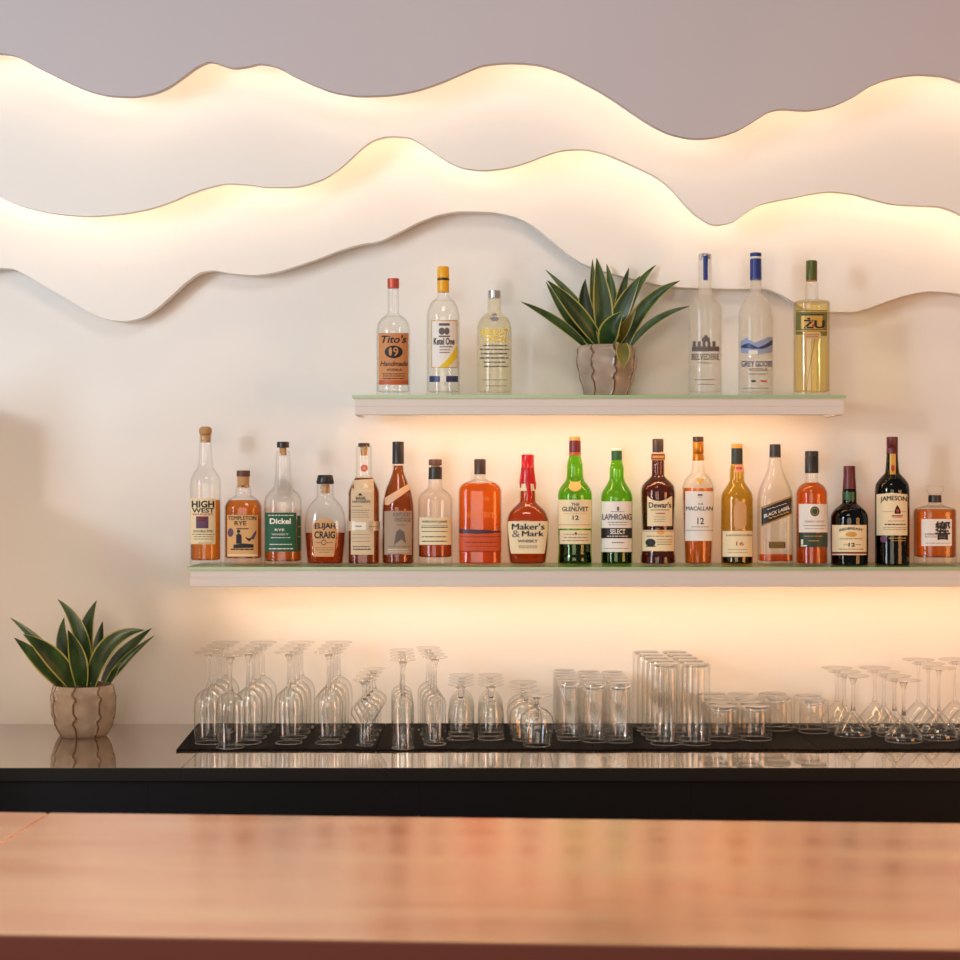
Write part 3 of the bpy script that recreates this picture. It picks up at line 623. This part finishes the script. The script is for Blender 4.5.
# ------------------------------------------------------------------ plants
def leaf(K, yax, root_z, X0, p0, p1, p2, w, d, mat='leaf', d0=0.0, parent=None):
    ox, oy, sc = K
    pts = []
    for (u, v), dep in ((p0, d0), (p1, d0 + (d - d0) * .6), (p2, d)):
        x, y, z = at(ox + u / sc, oy + v / sc, yax + dep); pts.append((x - X0, dep, z - root_z))
    W = w / sc * yax / F
    n = 16; cross = (-1, -.84, -.45, 0, .45, .84, 1)
    front = []; back = []; prev = None
    for i in range(n + 1):
        t = i / n
        p = [(1 - t) ** 2 * pts[0][k] + 2 * t * (1 - t) * pts[1][k] + t * t * pts[2][k] for k in range(3)]
        tg = [2 * (1 - t) * (pts[1][k] - pts[0][k]) + 2 * t * (pts[2][k] - pts[1][k]) for k in range(3)]
        nv = (0.0, -1.0, .35)
        s = (tg[1] * nv[2] - tg[2] * nv[1], tg[2] * nv[0] - tg[0] * nv[2], tg[0] * nv[1] - tg[1] * nv[0])
        l = math.sqrt(sum(c * c for c in s)) or 1; s = [c / l for c in s]
        nn = (s[1] * tg[2] - s[2] * tg[1], s[2] * tg[0] - s[0] * tg[2], s[0] * tg[1] - s[1] * tg[0])
        l = math.sqrt(sum(c * c for c in nn)) or 1; nn = [c / l for c in nn]
        if nn[1] > 0: nn = [-c for c in nn]
        prof = (.62 + .38 * math.sin(PI * min(t / .42, 1) / 2)) if t < .42 else max(0.0, 1 - ((t - .42) / .58) ** 1.7)
        hw = W / 2 * prof + .0005
        for c in cross:
            fold = -abs(c) * hw * .28      # edges come forward
            q = [p[k] + s[k] * c * hw - nn[k] * fold for k in range(3)]
            front.append(tuple(q)); back.append(tuple(q[k] - nn[k] * .0014 for k in range(3)))
    C = len(cross); mb = MB(); nF = len(front)
    mb.v = front + back
    for i in range(n):
        for j in range(C - 1):
            a = i * C + j; mi = 1 if j in (0, C - 2) else 0
            mb.f.append((a, a + 1, a + C + 1, a + C)); mb.m.append(mi)
            mb.f.append((nF + a, nF + a + C, nF + a + C + 1, nF + a + 1)); mb.m.append(mi)
        for j in (0, C - 1):
            a = i * C + j; mb.f.append((a, a + C, nF + a + C, nF + a)); mb.m.append(1)
    e = n * C
    for j in range(C - 1):
        mb.f.append((e + j, e + j + 1, nF + e + j + 1, nF + e + j)); mb.m.append(1)
        mb.f.append((j, nF + j, nF + j + 1, j + 1)); mb.m.append(1)
    mb.build('leaf', [M[mat], M['leaf_edge']], parent, smooth=60)

def pot(root, Rp, phase, ph_w):
    """Rp: list of (z, r); eight panels divided by wavy raised ridges"""
    sm_ = pchip(Rp, .0022); seg = 192
    H = Rp[-1][0]
    mb = MB(); prof = [(r, z) for z, r in sm_]
    def rad(r, z, th):
        w = .035 * math.sin(z * 2 * PI / .034 + ph_w) + .02 * math.sin(z * 2 * PI / .021 + 2 * ph_w)
        a = ((th - phase + w) / (PI / 4)) % 1.0; a = min(a, 1 - a) * (PI / 4)
        return r * (.955 + .012 * math.cos(a * 8) + .058 * math.exp(-(a / .055) ** 2)), a
    rows = []
    for r, z in prof:
        rows.append([(rad(r, z, 2 * PI * k / seg), z, 2 * PI * k / seg) for k in range(seg)])
    for row in rows:
        for (rr, a), z, th in row: mb.v.append((rr * math.cos(th), rr * math.sin(th), z))
    n = len(rows)
    for i in range(n - 1):
        for k in range(seg):
            k2 = (k + 1) % seg; a = rows[i][k][0][1]; a2 = rows[i][k2][0][1]
            mb.f.append((i * seg + k, i * seg + k2, (i + 1) * seg + k2, (i + 1) * seg + k)); mb.m.append(1 if max(a, a2) < .052 else 0)
    mb.f.append(tuple(range(seg))[::-1]); mb.m.append(0)
    # rim and inside
    o = len(mb.v); ri = prof[-1][0]
    for rr, z in ((ri * .9, H + .001), (ri * .86, H - .012)):
        for k in range(seg): mb.v.append((rr * math.cos(2 * PI * k / seg), rr * math.sin(2 * PI * k / seg), z))
    t0 = (n - 1) * seg
    for k in range(seg):
        k2 = (k + 1) % seg
        mb.f.append((t0 + k, t0 + k2, o + k2, o + k)); mb.m.append(1)
        mb.f.append((o + k, o + k2, o + seg + k2, o + seg + k)); mb.m.append(0)
    mb.build('pot', [M['pot'], M['pot_rim']], root, smooth=60)
    sb = MB(); sb.lathe([(ri * .86, H - .02), (ri * .86, H - .008), (ri * .5, H - .004)], 32); sb.build('soil', M['soil'], root, smooth=60)

K = (510, 240, 5.333); Yp = 3.79; s_ = Yp / F / 5.333
Xp = (510 + 516 / 5.333 - 480) * Yp / F
r1 = thing('potted_plant', (Xp, Yp, Z_UP), 'spiky potted plant on upper shelf between the bottles', 'potted plant', 'spiky plants in fluted pots')
pot(r1, [(0, 121 * s_), (30 * s_, 128 * s_), (110 * s_, 150 * s_), (200 * s_, 164 * s_), (250 * s_, 158 * s_), (272 * s_, 146 * s_)], math.radians(-90 + 12), .6)
for a in [((440, 555), (310, 440), (192, 222), 60, .02, 'leaf'), ((450, 520), (380, 330), (190, 160), 52, .045, 'leaf'),
          ((400, 562), (260, 420), (60, 330), 50, -.03, 'leaf'), ((480, 555), (350, 370), (200, 216), 92, -.05, 'leaf'),
          ((472, 540), (375, 390), (402, 208), 88, .02, 'leaf'), ((478, 500), (438, 300), (440, 104), 46, .05, 'leaf'),
          ((535, 500), (560, 300), (515, 128), 62, .05, 'leaf'), ((545, 500), (590, 300), (634, 148), 52, .045, 'leaf'),
          ((505, 555), (500, 330), (462, 96), 104, -.02, 'leaf'), ((590, 500), (640, 250), (777, 134), 50, .05, 'leaf'),
          ((530, 555), (590, 350), (694, 192), 92, -.02, 'leaf'), ((615, 560), (690, 310), (906, 217), 72, .0, 'leaf'),
          ((642, 562), (750, 400), (962, 352), 42, -.02, 'leaf'), ((575, 545), (600, 480), (672, 376), 58, -.03, 'leaf_old'),
          ((512, 560), (520, 470), (606, 380), 110, -.05, 'leaf'), ((600, 552), (603, 610), (606, 682), 74, -.088, 'leaf_old')]:
    leaf(K, Yp, Z_UP, Xp, *a[:5], mat=a[5], d0=(-.06 if a[5] == 'leaf_old' and a[4] < -.08 else 0.0), parent=r1)

ZC = CZ - 244 * 3.9 / F         # counter top
K = (0, 590, 5.333); Yp = 3.725; s_ = Yp / F / 5.333
Xp = (444 / 5.333 - 480) * Yp / F
r2 = thing('potted_plant', (Xp, Yp, ZC), 'spiky potted plant standing alone at the left end of the dark counter', 'potted plant', 'spiky plants in fluted pots')
pot(r2, [(0, 122 * s_), (20 * s_, 136 * s_), (90 * s_, 164 * s_), (165 * s_, 174 * s_), (230 * s_, 172 * s_), (272 * s_, 158 * s_)], math.radians(-90 - 3), 2.0)
for a in [((330, 505), (270, 300), (55, 148), 66, .0), ((500, 490), (520, 300), (547, 168), 62, .05), ((430, 505), (300, 320), (342, 146), 80, .04),
          ((470, 490), (415, 250), (515, 56), 92, .03), ((335, 512), (230, 380), (76, 255), 88, -.03), ((462, 500), (470, 190), (308, 50), 78, .0),
          ((400, 518), (290, 330), (124, 236), 104, -.05), ((440, 515), (400, 400), (402, 228), 60, .0), ((435, 518), (430, 350), (362, 214), 96, -.04),
          ((560, 492), (630, 340), (808, 204), 72, .02), ((572, 500), (640, 380), (822, 244), 44, -.02), ((575, 500), (610, 440), (642, 388), 36, -.03),
          ((480, 520), (545, 220), (770, 214), 96, -.055)]:
    leaf(K, Yp, ZC, Xp, *a, parent=r2)

# ------------------------------------------------------------------ room shell
def struct(name, mb, m, **k): return tag(mb.build(name, m, **k), kind='structure')
mb = MB(); mb.box(-3.2, 3.4, 3.9, 4.0, 0, 3.15); struct('wall_back', mb, M['wall'])
mb = MB(); mb.box(-3.4, 3.4, -2.0, 4.0, -.08, 0); struct('floor', mb, M['floor'])
# added unseen blocker left of frame, its steps shaped to cast the wall's stepped shadow
mb = MB()
mb.box(-1.22, -1.18, 3.556, 3.9, 0, 1.654); mb.box(-1.22, -1.18, 3.0, 3.556, 0, 1.49)
struct('shadow_blocker', mb, M['wall'])

# ------------------------------------------------------------------ wave panels
C1 = [(-60, 62), (0, 53), (14, 55), (35, 65.5), (71, 83), (92, 91.4), (113, 95.6), (131, 96.3), (149, 94), (166, 88), (184, 76), (198, 66), (211, 61.3), (219.5, 63.7), (234, 67.6), (248, 66), (260, 63.4), (276, 66.2), (294, 75.4), (320, 87), (338, 92.7), (362.5, 95.6), (384, 95), (412, 91), (440, 82.5), (461.6, 73.3), (486, 64.4), (511, 62.3), (536, 64), (561, 71), (582, 81.4), (603, 92.7), (621, 104.4), (640, 117.5), (657.7, 128), (675.4, 135), (696.6, 138.4), (714, 137), (735.6, 131), (753, 121.4), (771, 110.8), (781.6, 108.7), (806, 110), (827.6, 107), (852, 97.3), (873.6, 84.2), (895, 77), (919.6, 74), (941, 75.4), (960, 80.7), (1000, 100), (1040, 118)]
C2 = [(-60, 178), (-20, 188), (0, 197), (18, 204.7), (35, 209.6), (60, 214), (88.5, 216), (117, 214), (145, 209.6), (170, 202), (191, 193), (212.5, 186.3), (230, 183.4), (248, 184.5), (269, 187), (294, 186.6), (320, 180), (334, 172.4), (348, 161), (362.5, 147.6), (376.6, 139), (391, 136), (408.5, 137.3), (422.7, 144.4), (437, 154), (451, 162.8), (465, 168), (483, 170), (504, 168), (525, 162.8), (546.5, 154.7), (568, 149.4), (582, 149), (603, 153), (621, 160), (640, 168.5), (657.7, 177.7), (672, 189.4), (686, 205.3), (700, 217.7), (716, 224.8), (732, 222.3), (746, 213), (760, 204.6), (781.6, 199.6), (796, 197), (813.5, 193.3), (831, 191.5), (852, 193.6), (873.6, 199.3), (895, 204), (916, 205.3), (937, 206), (951.5, 210), (960, 214), (1000, 236), (1040, 248)]
C3 = [(-60, 290), (-20, 272), (0, 268), (10.6, 268.4), (25, 274.4), (46, 286.8), (71, 301), (92, 313.4), (110, 319.8), (124, 321), (138, 318.7), (152, 311.6), (170, 296.7), (187.7, 280.8), (202, 272), (214, 270.5), (230, 273), (255, 275), (276, 272), (297.5, 265.6), (320, 258), (341, 250), (362.5, 244), (376.6, 242), (398, 232.6), (419, 222), (440, 214.5), (461.6, 211.3), (486, 211.7), (507.6, 215), (525, 221), (543, 233.6), (561, 248.8), (582, 263), (603, 271), (621, 275.8), (640, 280.5), (661, 285), (686, 287.4), (746, 288.8), (764, 288.8), (778, 293), (792, 301), (806, 308.7), (827.6, 311.5), (852, 312), (866.5, 308.7), (888, 301), (909, 294.5), (930, 291.3), (944, 292), (960, 294), (1000, 304), (1040, 310)]
YA, YB, YC, TH = 3.655, 3.752, 3.85, .02
def world_curve(C, Y):
    return [((x - 480) * Y / F, CZ + (480 - y) * Y / F) for x, y in pchip(C, 4)]
def wave_panel(label, low, top, Y, th, mat, led=True, back=3.9):
    n = len(low); mb = MB()
    x0 = low[0][0]; zb = min(z for _, z in low)
    root = thing('wave_panel', (0, Y, zb), label, 'wall panel', 'wavy wall panels')
    v = []
    for i in range(n):
        x, z = low[i]; zt = top(i)
        v += [(x, 0, z - zb), (x, th, z - zb), (x, th, zt - zb), (x, 0, zt - zb)]
    f = []
    for i in range(n - 1):
        a = 4 * i; b = a + 4
        f += [(a, b, b + 3, a + 3), (a + 1, a + 2, b + 2, b + 1), (a, a + 1, b + 1, b), (a + 3, b + 3, b + 2, a + 2)]
    f += [(0, 3, 2, 1), (4 * n - 4, 4 * n - 3, 4 * n - 2, 4 * n - 1)]
    mb.add(v, f); mb.build('panel', mat, root, smooth=30)
    if led:
        e = MB(); pts = []
        for i in range(0, n, 3):
            x, z = low[i]; j = min(i + 1, n - 1); k = max(i - 1, 0)
            tx, tz = low[j][0] - low[k][0], low[j][1] - low[k][1]; l = math.hypot(tx, tz)
            pts.append((x - tz / l * .036, z + tx / l * .036))
        q = []
        for x, z in pts:
            for dy, dz in ((.001, -.004), (.007, -.004), (.007, .004), (.001, .004)): q.append((x, th + dy, z - zb + dz))
        m_ = len(pts); fs = [(4 * i + j, 4 * i + (j + 1) % 4, 4 * i + 4 + (j + 1) % 4, 4 * i + 4 + j) for i in range(m_ - 1) for j in range(4)]
        fs += [(3, 2, 1, 0), tuple(4 * m_ - 4 + j for j in range(4))]
        e.add(q, fs); e.build('light_strip', M['led'], root)
    sp = MB()
    for i in range(6, n - 6, max(1, n // 7)):
        x = low[i][0]; zt = top(i) - zb - .04
        sp.box(x - .02, x + .02, th, back - Y - .0005, zt - .03, zt)
    sp.build('wall_spacer', M['panel'], root)
    return root
wA = world_curve(C1, YA); wB = world_curve(C2, YB); wC = world_curve(C3, YC)
def above(curve, d):
    def g(x):
        best = min(curve, key=lambda p: abs(p[0] - x)); return best[1] + d
    return g
gA = above(wA, .13); gB = above(wB, .13)
wave_panel('shaded topmost wavy wall panel, nearest the viewer, reaching the top of the picture', wA, lambda i: 3.1, YA, TH, M['panel_top'])
wave_panel('middle wavy white wall panel glowing along its upper edge under the shaded one', wB, lambda i: gA(wB[i][0]), YB, TH, M['panel'])
wave_panel('lowest wavy white wall panel, just above the bottles, with a thin dark lower edge', wC, lambda i: gB(wC[i][0]), YC, .03, M['panel'], led=False)

# ------------------------------------------------------------------ shelves
def shelf(label, x0, x1, z, led=True):
    root = thing('wall_shelf', (x0, 3.9, z - .043), label, 'shelf', 'floating shelves on the back wall')
    Wd = x1 - x0; h = .043
    g = MB(); g.box(0, Wd, -.2, -.001, h - .0065, h); g.m[0] = g.m[1] = 1; g.build('glass_top', [M['glass_edge'], M['shelf_glass']], root)
    b = MB(); b.box(.006, Wd - .004, -.195, 0, h - .024, h - .0066); b.build('board', M['board'], root)
    f = MB(); f.box(.006, Wd - .004, -.196, -.176, 0, h - .0242); f.build('fascia', M['board'], root, bevel=.001)
    for x in (.006, Wd - .016):
        c = MB(); c.box(x, x + .012, -.1759, -.05, 0, h - .0242); c.build('end_panel', M['board'], root)
    l = MB(); l.box(.05, Wd - .05, -.160, -.145, h - .030, h - .0245); l.build('light_strip', M['led_shelf'], root)
    return root
shelf('short upper white shelf with green glass edge carrying vodka bottles and a plant', (352 - 480) * 3.7 / F, (846 - 480) * 3.7 / F, Z_UP)
shelf('long lower white shelf with green glass edge carrying the row of whiskey bottles', (187 - 480) * 3.7 / F, 1.32, Z_LO)

# ------------------------------------------------------------------ back counter, mats
YF = .56 * F / 288
root = thing('back_counter', (0, 3.9, ZC - .026), 'long dark polished stone counter along the back wall', 'counter')
xs = [-1.178, (190 - 480) * 3.4 / F, 2.0]
for a, b in zip(xs, xs[1:]):
    c = MB(); c.box(a + .0006, b - .0006, YF - 3.9, -.001, 0, .026); c.m[2] = 1
    c.build('counter_slab', [M['stone'], M['stone_edge']], root, bevel=.0008)
root = thing('back_cabinet', (0, 3.9, 0), 'black cabinet below the dark back counter', 'cabinet')
c = MB(); c.box(-1.178, 2.0, YF + .03 - 3.9, -.002, .08, ZC - .0268); c.build('carcass', M['black'], root)
c = MB(); c.box(-1.178, 2.0, YF + .08 - 3.9, -.002, 0, .0795); c.build('plinth', M['black'], root)
for i in range(6):
    x = -1.176 + i * .529
    c = MB(); c.box(x, x + .5285, YF + .010 - 3.9, YF + .0295 - 3.9, .09, ZC - .027); c.build('door', M['black'], root)

ZM = ZC + .004
def ridge(mat):
    nt = mat.node_tree; N = nt.nodes; tc = N.new('ShaderNodeTexCoord'); w = N.new('ShaderNodeTexWave')
    w.inputs['Scale'].default_value = 55; w.bands_direction = 'DIAGONAL'
    bp = N.new('ShaderNodeBump'); bp.inputs['Strength'].default_value = .9; bp.inputs['Distance'].default_value = .003
    nt.links.new(tc.outputs['Object'], w.inputs['Vector']); nt.links.new(w.outputs['Fac'], bp.inputs['Height']); nt.links.new(bp.outputs['Normal'], N['Principled BSDF'].inputs['Normal'])
ridge(M['rubber'])
edges = [-.627, -.215, .235, .70, 1.16]
mnames = ['black rubber bar mat under the leftmost stemmed wine glasses', 'black rubber bar mat under the narrow and footed glasses left of centre',
          'black rubber bar mat under the tall straight tumblers', 'black rubber bar mat at right under the cocktail glasses']
for i in range(4):
    a, b = edges[i] + .001, edges[i + 1] - .001; n = 40; mb = MB(); v = []
    for k in range(n + 1):
        t = k / n; x = a + (b - a) * t
        yf = 3.512 - .010 * (abs(2 * t - 1) ** 6) + .002 * math.sin(t * 60)
        yb = 3.885
        xb = x - (.018 if i == 0 and k == 0 else 0)
        v += [(x, yf, ZC + .0003), (x, yf, ZM), (xb, yb, ZM), (xb, yb, ZC + .0003)]
    f = []
    for k in range(n):
        p = 4 * k; q = p + 4; f += [(p, q, q + 1, p + 1), (p + 1, q + 1, q + 2, p + 2), (p + 2, q + 2, q + 3, p + 3), (p + 3, q + 3, q, p)]
    f += [(0, 1, 2, 3), (4 * n + 3, 4 * n + 2, 4 * n + 1, 4 * n)]
    mb.add(v, f); tag(mb.build('bar_mat', M['rubber']), mnames[i], 'mat', 'bar mats on the back counter')

# ------------------------------------------------------------------ glassware (all stand upside down)
def bowl_mb(outer, wall=.0011):
    """outer: (r, h) from the rim (h = 0) up to the node"""
    pr = pchip([(h, r) for r, h in outer], .0025)
    out = [(r, h) for h, r in pr]
    top = out[-1][1]
    inn = [(max(r - wall, .0004), h) for r, h in out if h < top - .003] + [(.0006, top - .0028)]
    mb = MB(); mb.lathe(out + [(.0004, top)], 36); mb.v = []; mb.f = []; mb.m = []
    mb.lathe(inn[::-1] + out, 36)      # closes over the inside top and the node
    return mb
def stem_mb(r0, h0, h1, r1=None, waist=None):
    r1 = r1 or r0 * 1.6; mid = waist or r0 * .62; n = 12; pr = []
    for i in range(n + 1):
        t = i / n; k = (2 * t - 1) ** 4
        pr.append((mid + ((r0 if t < .5 else r1) - mid) * k, h0 + (h1 - h0) * t))
    mb = MB(); mb.lathe(pr, 20); return mb
def foot_mb(r, h0, rc=.006):
    pr = [(rc, h0), (r * .5, h0 + .0028), (r * .94, h0 + .0042), (r, h0 + .0050), (r, h0 + .0058), (r * .97, h0 + .0064), (.001, h0 + .0064)]
    mb = MB(); mb.lathe(pr, 36); return mb
def rim_mb(r, t=.0009):
    mb = MB(); mb.lathe([(r - .00055 + t * math.cos(a) * .95, t + t * math.sin(a)) for a in [2 * PI * k / 8 for k in range(8)]], 40, close=True); return mb
def stemmed(name, bowl, r0, node, foot_h, foot_r):
    root = bpy.data.objects.new(name, None); root.empty_display_size = .02
    kids = [bowl_mb(bowl).build('bowl', M['bowl'], root, smooth=50),
            stem_mb(r0, node + .0002, foot_h).build('stem', M['solid'], root, smooth=60),
            foot_mb(foot_r, foot_h + .0002).build('foot', M['bowl'], root, smooth=40),
            rim_mb(bowl[0][0]).build('rim', M['rim'], root, smooth=60)]
    return root, kids
def tumbler(name, r_rim, r_base, h, base_t, wall=.0016):
    out = [(r_rim - .0004, 0), (r_rim, .0006), (r_rim + (r_base - r_rim) * .5, h * .5), (r_base, h - .003), (r_base - .001, h - .0008), (r_base - .003, h)]
    inn = [(r_rim - wall, .0002), (r_rim + (r_base - r_rim) * .5 - wall, h * .5), (r_base - wall - .0005, h - base_t - .003), (r_base - wall - .004, h - base_t)]
    mb = MB(); mb.lathe(inn[::-1] + out, 40)
    o = mb.build(name, M['bowl'], smooth=40); COL.objects.unlink(o)
    # the heavy solid base is a part of its own look
    bb = MB(); bb.lathe([(r_base - wall - .004, h - base_t + .0004), (r_base - wall - .001, h - base_t * .5), (r_base - .003, h - .001), (r_base - .0045, h - .0004)], 40)
    k = bb.build('base', M['solid'], o, smooth=40)
    k2 = rim_mb(r_rim).build('rim', M['rim'], o, smooth=60)
    return o, [k, k2]
PROTO = {}
def wine():  return stemmed('wine_glass', [(.0283, 0), (.0298, .03), (.0312, .07), (.0295, .09), (.021, .106), (.010, .1135), (.0052, .1165)], .0055, .1165, .186, .031)
def flute(): return stemmed('champagne_glass', [(.0226, 0), (.0232, .05), (.0232, .085), (.020, .097), (.011, .1045), (.0052, .108)], .0055, .108, .178, .027)
def snif():  return stemmed('nosing_glass', [(.0172, 0), (.0168, .03), (.0176, .046), (.0245, .058), (.0292, .068), (.0272, .077), (.016, .087), (.0062, .092)], .0072, .092, .132, .025)
def sour():  return stemmed('footed_glass', [(.0285, 0), (.0285, .045), (.0268, .06), (.020, .073), (.011, .081), (.0062, .0845)], .0078, .0845, .111, .0285)
def brandy():return stemmed('brandy_glass', [(.0285, 0), (.0320, .02), (.0355, .043), (.0335, .06), (.023, .073), (.010, .080), (.006, .082)], .0065, .082, .100, .032)
def mart():  return stemmed('cocktail_glass', [(.0388, 0), (.0394, .004), (.0372, .013), (.025, .030), (.0125, .045), (.0055, .053)], .0055, .053, .124, .036)
def coupe(): return stemmed('cocktail_glass', [(.0408, 0), (.0414, .004), (.0392, .014), (.026, .036), (.0125, .051), (.0045, .058)], .0042, .058, .146, .036)
def hiball():return tumbler('highball_glass', .0258, .0255, .125, .014)
def collins():return tumbler('collins_glass', .0312, .0302, .169, .006)
def rocks(): return tumbler('rocks_glass', .0332, .0318, .072, .011)
used = {}
def put(kind, x, y, label, cat, group):
    if kind not in PROTO: PROTO[kind] = globals()[kind]()
    r0, kids = PROTO[kind]
    if kind in used:
        r = r0.copy()
        for k in kids:
            c = k.copy(); COL.objects.link(c); c.parent = r
    else:
        r = r0; used[kind] = 1
    COL.objects.link(r); r.location = (x, y, ZM + .0002)
    tag(r, label, cat, group)
ORD = ['front', 'second', 'third', 'fourth', 'fifth']
def nth(i, n): return 'front' if i == 0 else ('rearmost' if i == n - 1 else ORD[i] + ' from front')
WG = 'upside-down glasses on the bar mats'
def row(kind, pts, what, where, cat='glass', group=WG):
    for i, (x, y) in enumerate(pts):
        put(kind, x, y, f'{what}, {nth(i, len(pts))} in {where}', cat, group)
for X, wh in ((-.5737, 'the leftmost row on the mats'), (-.490, 'second full wine glass row'), (-.404, 'third full wine glass row'), (-.320, 'wine glass row beside the short bulb glasses')):
    row('wine', [(X + .001 * k, 3.592 + .075 * k) for k in range(4)], 'upturned wine glass', wh, 'wine glass')
put('wine', -.519, 3.533, 'single upturned wine glass set forward between the two leftmost wine glass rows', 'wine glass', WG)
row('snif', [(-.2417 + .002 * k, 3.56 + .07 * k) for k in range(4)], 'upturned short bulb glass', 'the row right of the wine glasses')
row('flute', [(-.1595 - .004 * k, 3.522 + .068 * k) for k in range(4)], 'upturned narrow stem glass', 'the left one of two narrow rows', 'champagne glass')
row('flute', [(-.0945 - .007 * k, 3.572 + .068 * k) for k in range(4)], 'upturned narrow stem glass', 'the right one of two narrow rows', 'champagne glass')
row('sour', [(-.0412, 3.65 + .061 * k) for k in range(4)], 'upturned short footed glass', 'the left one of two short footed rows')
row('sour', [(.0236, 3.65 + .061 * k) for k in range(4)], 'upturned short footed glass', 'the right one of two short footed rows')
row('brandy', [(.1192, 3.558), (.098, 3.634), (.0935, 3.712), (.096, 3.79)], 'upturned round brandy glass', 'the row left of the straight tumblers')
for X, y0, wh in ((.1912, 3.640, 'the left column of highballs'), (.2445, 3.615, 'the middle column of highballs'), (.2982, 3.607, 'the right column of highballs')):
    row('hiball', [(X, y0 + .0545 * k) for k in range(5)], 'upturned highball glass', wh, 'highball glass')
for X, wh in ((.391, 'the left column of tallest straight glasses'), (.4546, 'the right column of tallest straight glasses')):
    row('collins', [(X - .004 * k, 3.58 + .0642 * k) for k in range(5)], 'upturned tall thin glass', wh, 'tall glass')
row('rocks', [(.5215 + .001 * k, 3.642 + .0695 * k) for k in range(4)], 'upturned low rocks glass', 'the row beside the tallest glasses', 'rocks glass')
row('rocks', [(.592, 3.645 + .0695 * k) for k in range(4)], 'upturned low rocks glass', 'the second rocks row from left', 'rocks glass')
row('rocks', [(.664, 3.79), (.664, 3.86)], 'upturned low rocks glass', 'the short third rocks row set back', 'rocks glass')
row('rocks', [(.737, 3.750), (.737, 3.822)], 'upturned low rocks glass', 'the fourth rocks row beside the cocktail glasses', 'rocks glass')
row('mart', [(.812, 3.70), (.810, 3.78), (.810, 3.859)], 'upturned wide cocktail glass', 'the row right of the rocks glasses', 'cocktail glass')
row('mart', [(.902, 3.62), (.902, 3.70), (.898, 3.78), (.896, 3.859)], 'upturned wide cocktail glass', 'the middle cocktail glass row', 'cocktail glass')
row('coupe', [(.9865, 3.655), (.9865, 3.74), (.9865, 3.826)], 'upturned taller thin-stemmed cocktail glass', 'the row near the right edge', 'cocktail glass')
row('coupe', [(1.0705, 3.665), (1.0705, 3.75), (1.0705, 3.835)], 'upturned tall cocktail glass', 'row cut by right picture edge', 'cocktail glass')

# ------------------------------------------------------------------ copper bar in front
cop = pbr('brushed_copper', (226, 150, 112), .3, .78)
noise_color(cop, (232, 156, 112), (255, 206, 160), (2.2, 15, 4), detail=5, rough=(.13, .23), bump=.2, fac=(.3, .7))
M['copper'] = cop
M['copper_edge_shade'] = pbr('copper_edge_shade', (122, 62, 48), .5, .5)  # front edge darkened in colour to imitate its shade
M['bar_front'] = pbr('bar_front_dark', (40, 26, 22), .5)
ang = math.radians(-3.35)
ZB = 1.07
root = thing('bar_counter', (0, 2.015, ZB - .05), 'wide copper-topped bar counter across the foreground', 'bar counter'); root.rotation_euler = (0, 0, ang)
dp = .545
for a, b in ((-2.0, -.5205), (-.519, 2.0)):
    c = MB(); c.box(a, b, -dp, 0, 0, .05); c.m[2] = 1; c.build('copper_top', [M['copper'], M['copper_edge_shade']], root, bevel=.0025)
c = MB(); c.box(-1.95, 1.95, -dp + .12, -.02, -ZB + .05 + .001, -.001); c.build('bar_body', M['bar_front'], root)

# ------------------------------------------------------------------ lights
def area(name, loc, target, size, power, color, size_y=None):
    l = bpy.data.lights.new(name, 'AREA'); l.energy = power; l.color = color; l.size = size
    if size_y: l.shape = 'RECTANGLE'; l.size_y = size_y
    o = bpy.data.objects.new(name, l); COL.objects.link(o); o.location = loc
    from mathutils import Vector
    d = Vector(target) - Vector(loc); o.rotation_euler = d.to_track_quat('-Z', 'Y').to_euler()
    return o
area('assumed_window_daylight', (-3.4, .5, 1.7), (0, 3.4, 1.3), .9, 80, (.70, .85, 1.0), 2.4)  # assumed unseen window at left, inferred from the cool light and streaks
area('front_fill', (-1.0, -3.5, 1.7), (0, 3.9, 1.3), 3.2, 64, (1.0, .86, .73), 1.9)  # added fill behind the camera to lift the wall and glass reflections
area('assumed_daylight_key', (-2.53, 1.0, 2.066), (-.3, 3.9, 1.6), .20, 17, (.95, .97, 1.0))  # assumed small key light, placed so the blocker throws the stepped shadow
area('warm_fill_right', (2.35, 2.0, 1.25), (1.0, 3.8, 1.35), .9, 20, (1.0, .43, .15))  # added fill that warms the right side of the wall
area('bar_fill', (0, 1.5, 3.3), (0, 1.9, 1.0), .8, 18, (1.0, .9, .8))  # added fill from above to brighten the bar top

w = bpy.data.worlds.new('room_ambient'); S.world = w; w.use_nodes = True
bg = w.node_tree.nodes['Background']; bg.inputs[0].default_value = (1.0, .87, .77, 1); bg.inputs[1].default_value = .2

pl = bpy.data.lights.new('side_fill', 'POINT'); pl.energy = 2.0; pl.color = (1.0, .78, .60); pl.shadow_soft_size = .06  # added warm point fill without a fixture, lifts the shaded lower-left wall
po = bpy.data.objects.new('side_fill', pl); COL.objects.link(po); po.location = (-1.12, 3.35, 1.14)
# ------------------------------------------------------------------ camera
cam = bpy.data.cameras.new('camera'); co = bpy.data.objects.new('camera', cam); COL.objects.link(co)
cam.sensor_width = 36; cam.lens = 36 * F / 960
co.location = (0, 0, CZ); co.rotation_euler = (PI / 2, 0, 0)
cam.dof.use_dof = True; cam.dof.focus_distance = 3.7; cam.dof.aperture_fstop = 9
cam.clip_end = 50
S.camera = co
S.view_settings.view_transform = 'Standard'; S.view_settings.look = 'None'; S.view_settings.exposure = 0; S.view_settings.gamma = 1
S.view_settings.use_curve_mapping = False
cy = S.cycles
cy.use_denoising = True
cy.max_bounces = 24; cy.diffuse_bounces = 5; cy.glossy_bounces = 8; cy.transmission_bounces = 20; cy.transparent_max_bounces = 96
cy.sample_clamp_indirect = 6
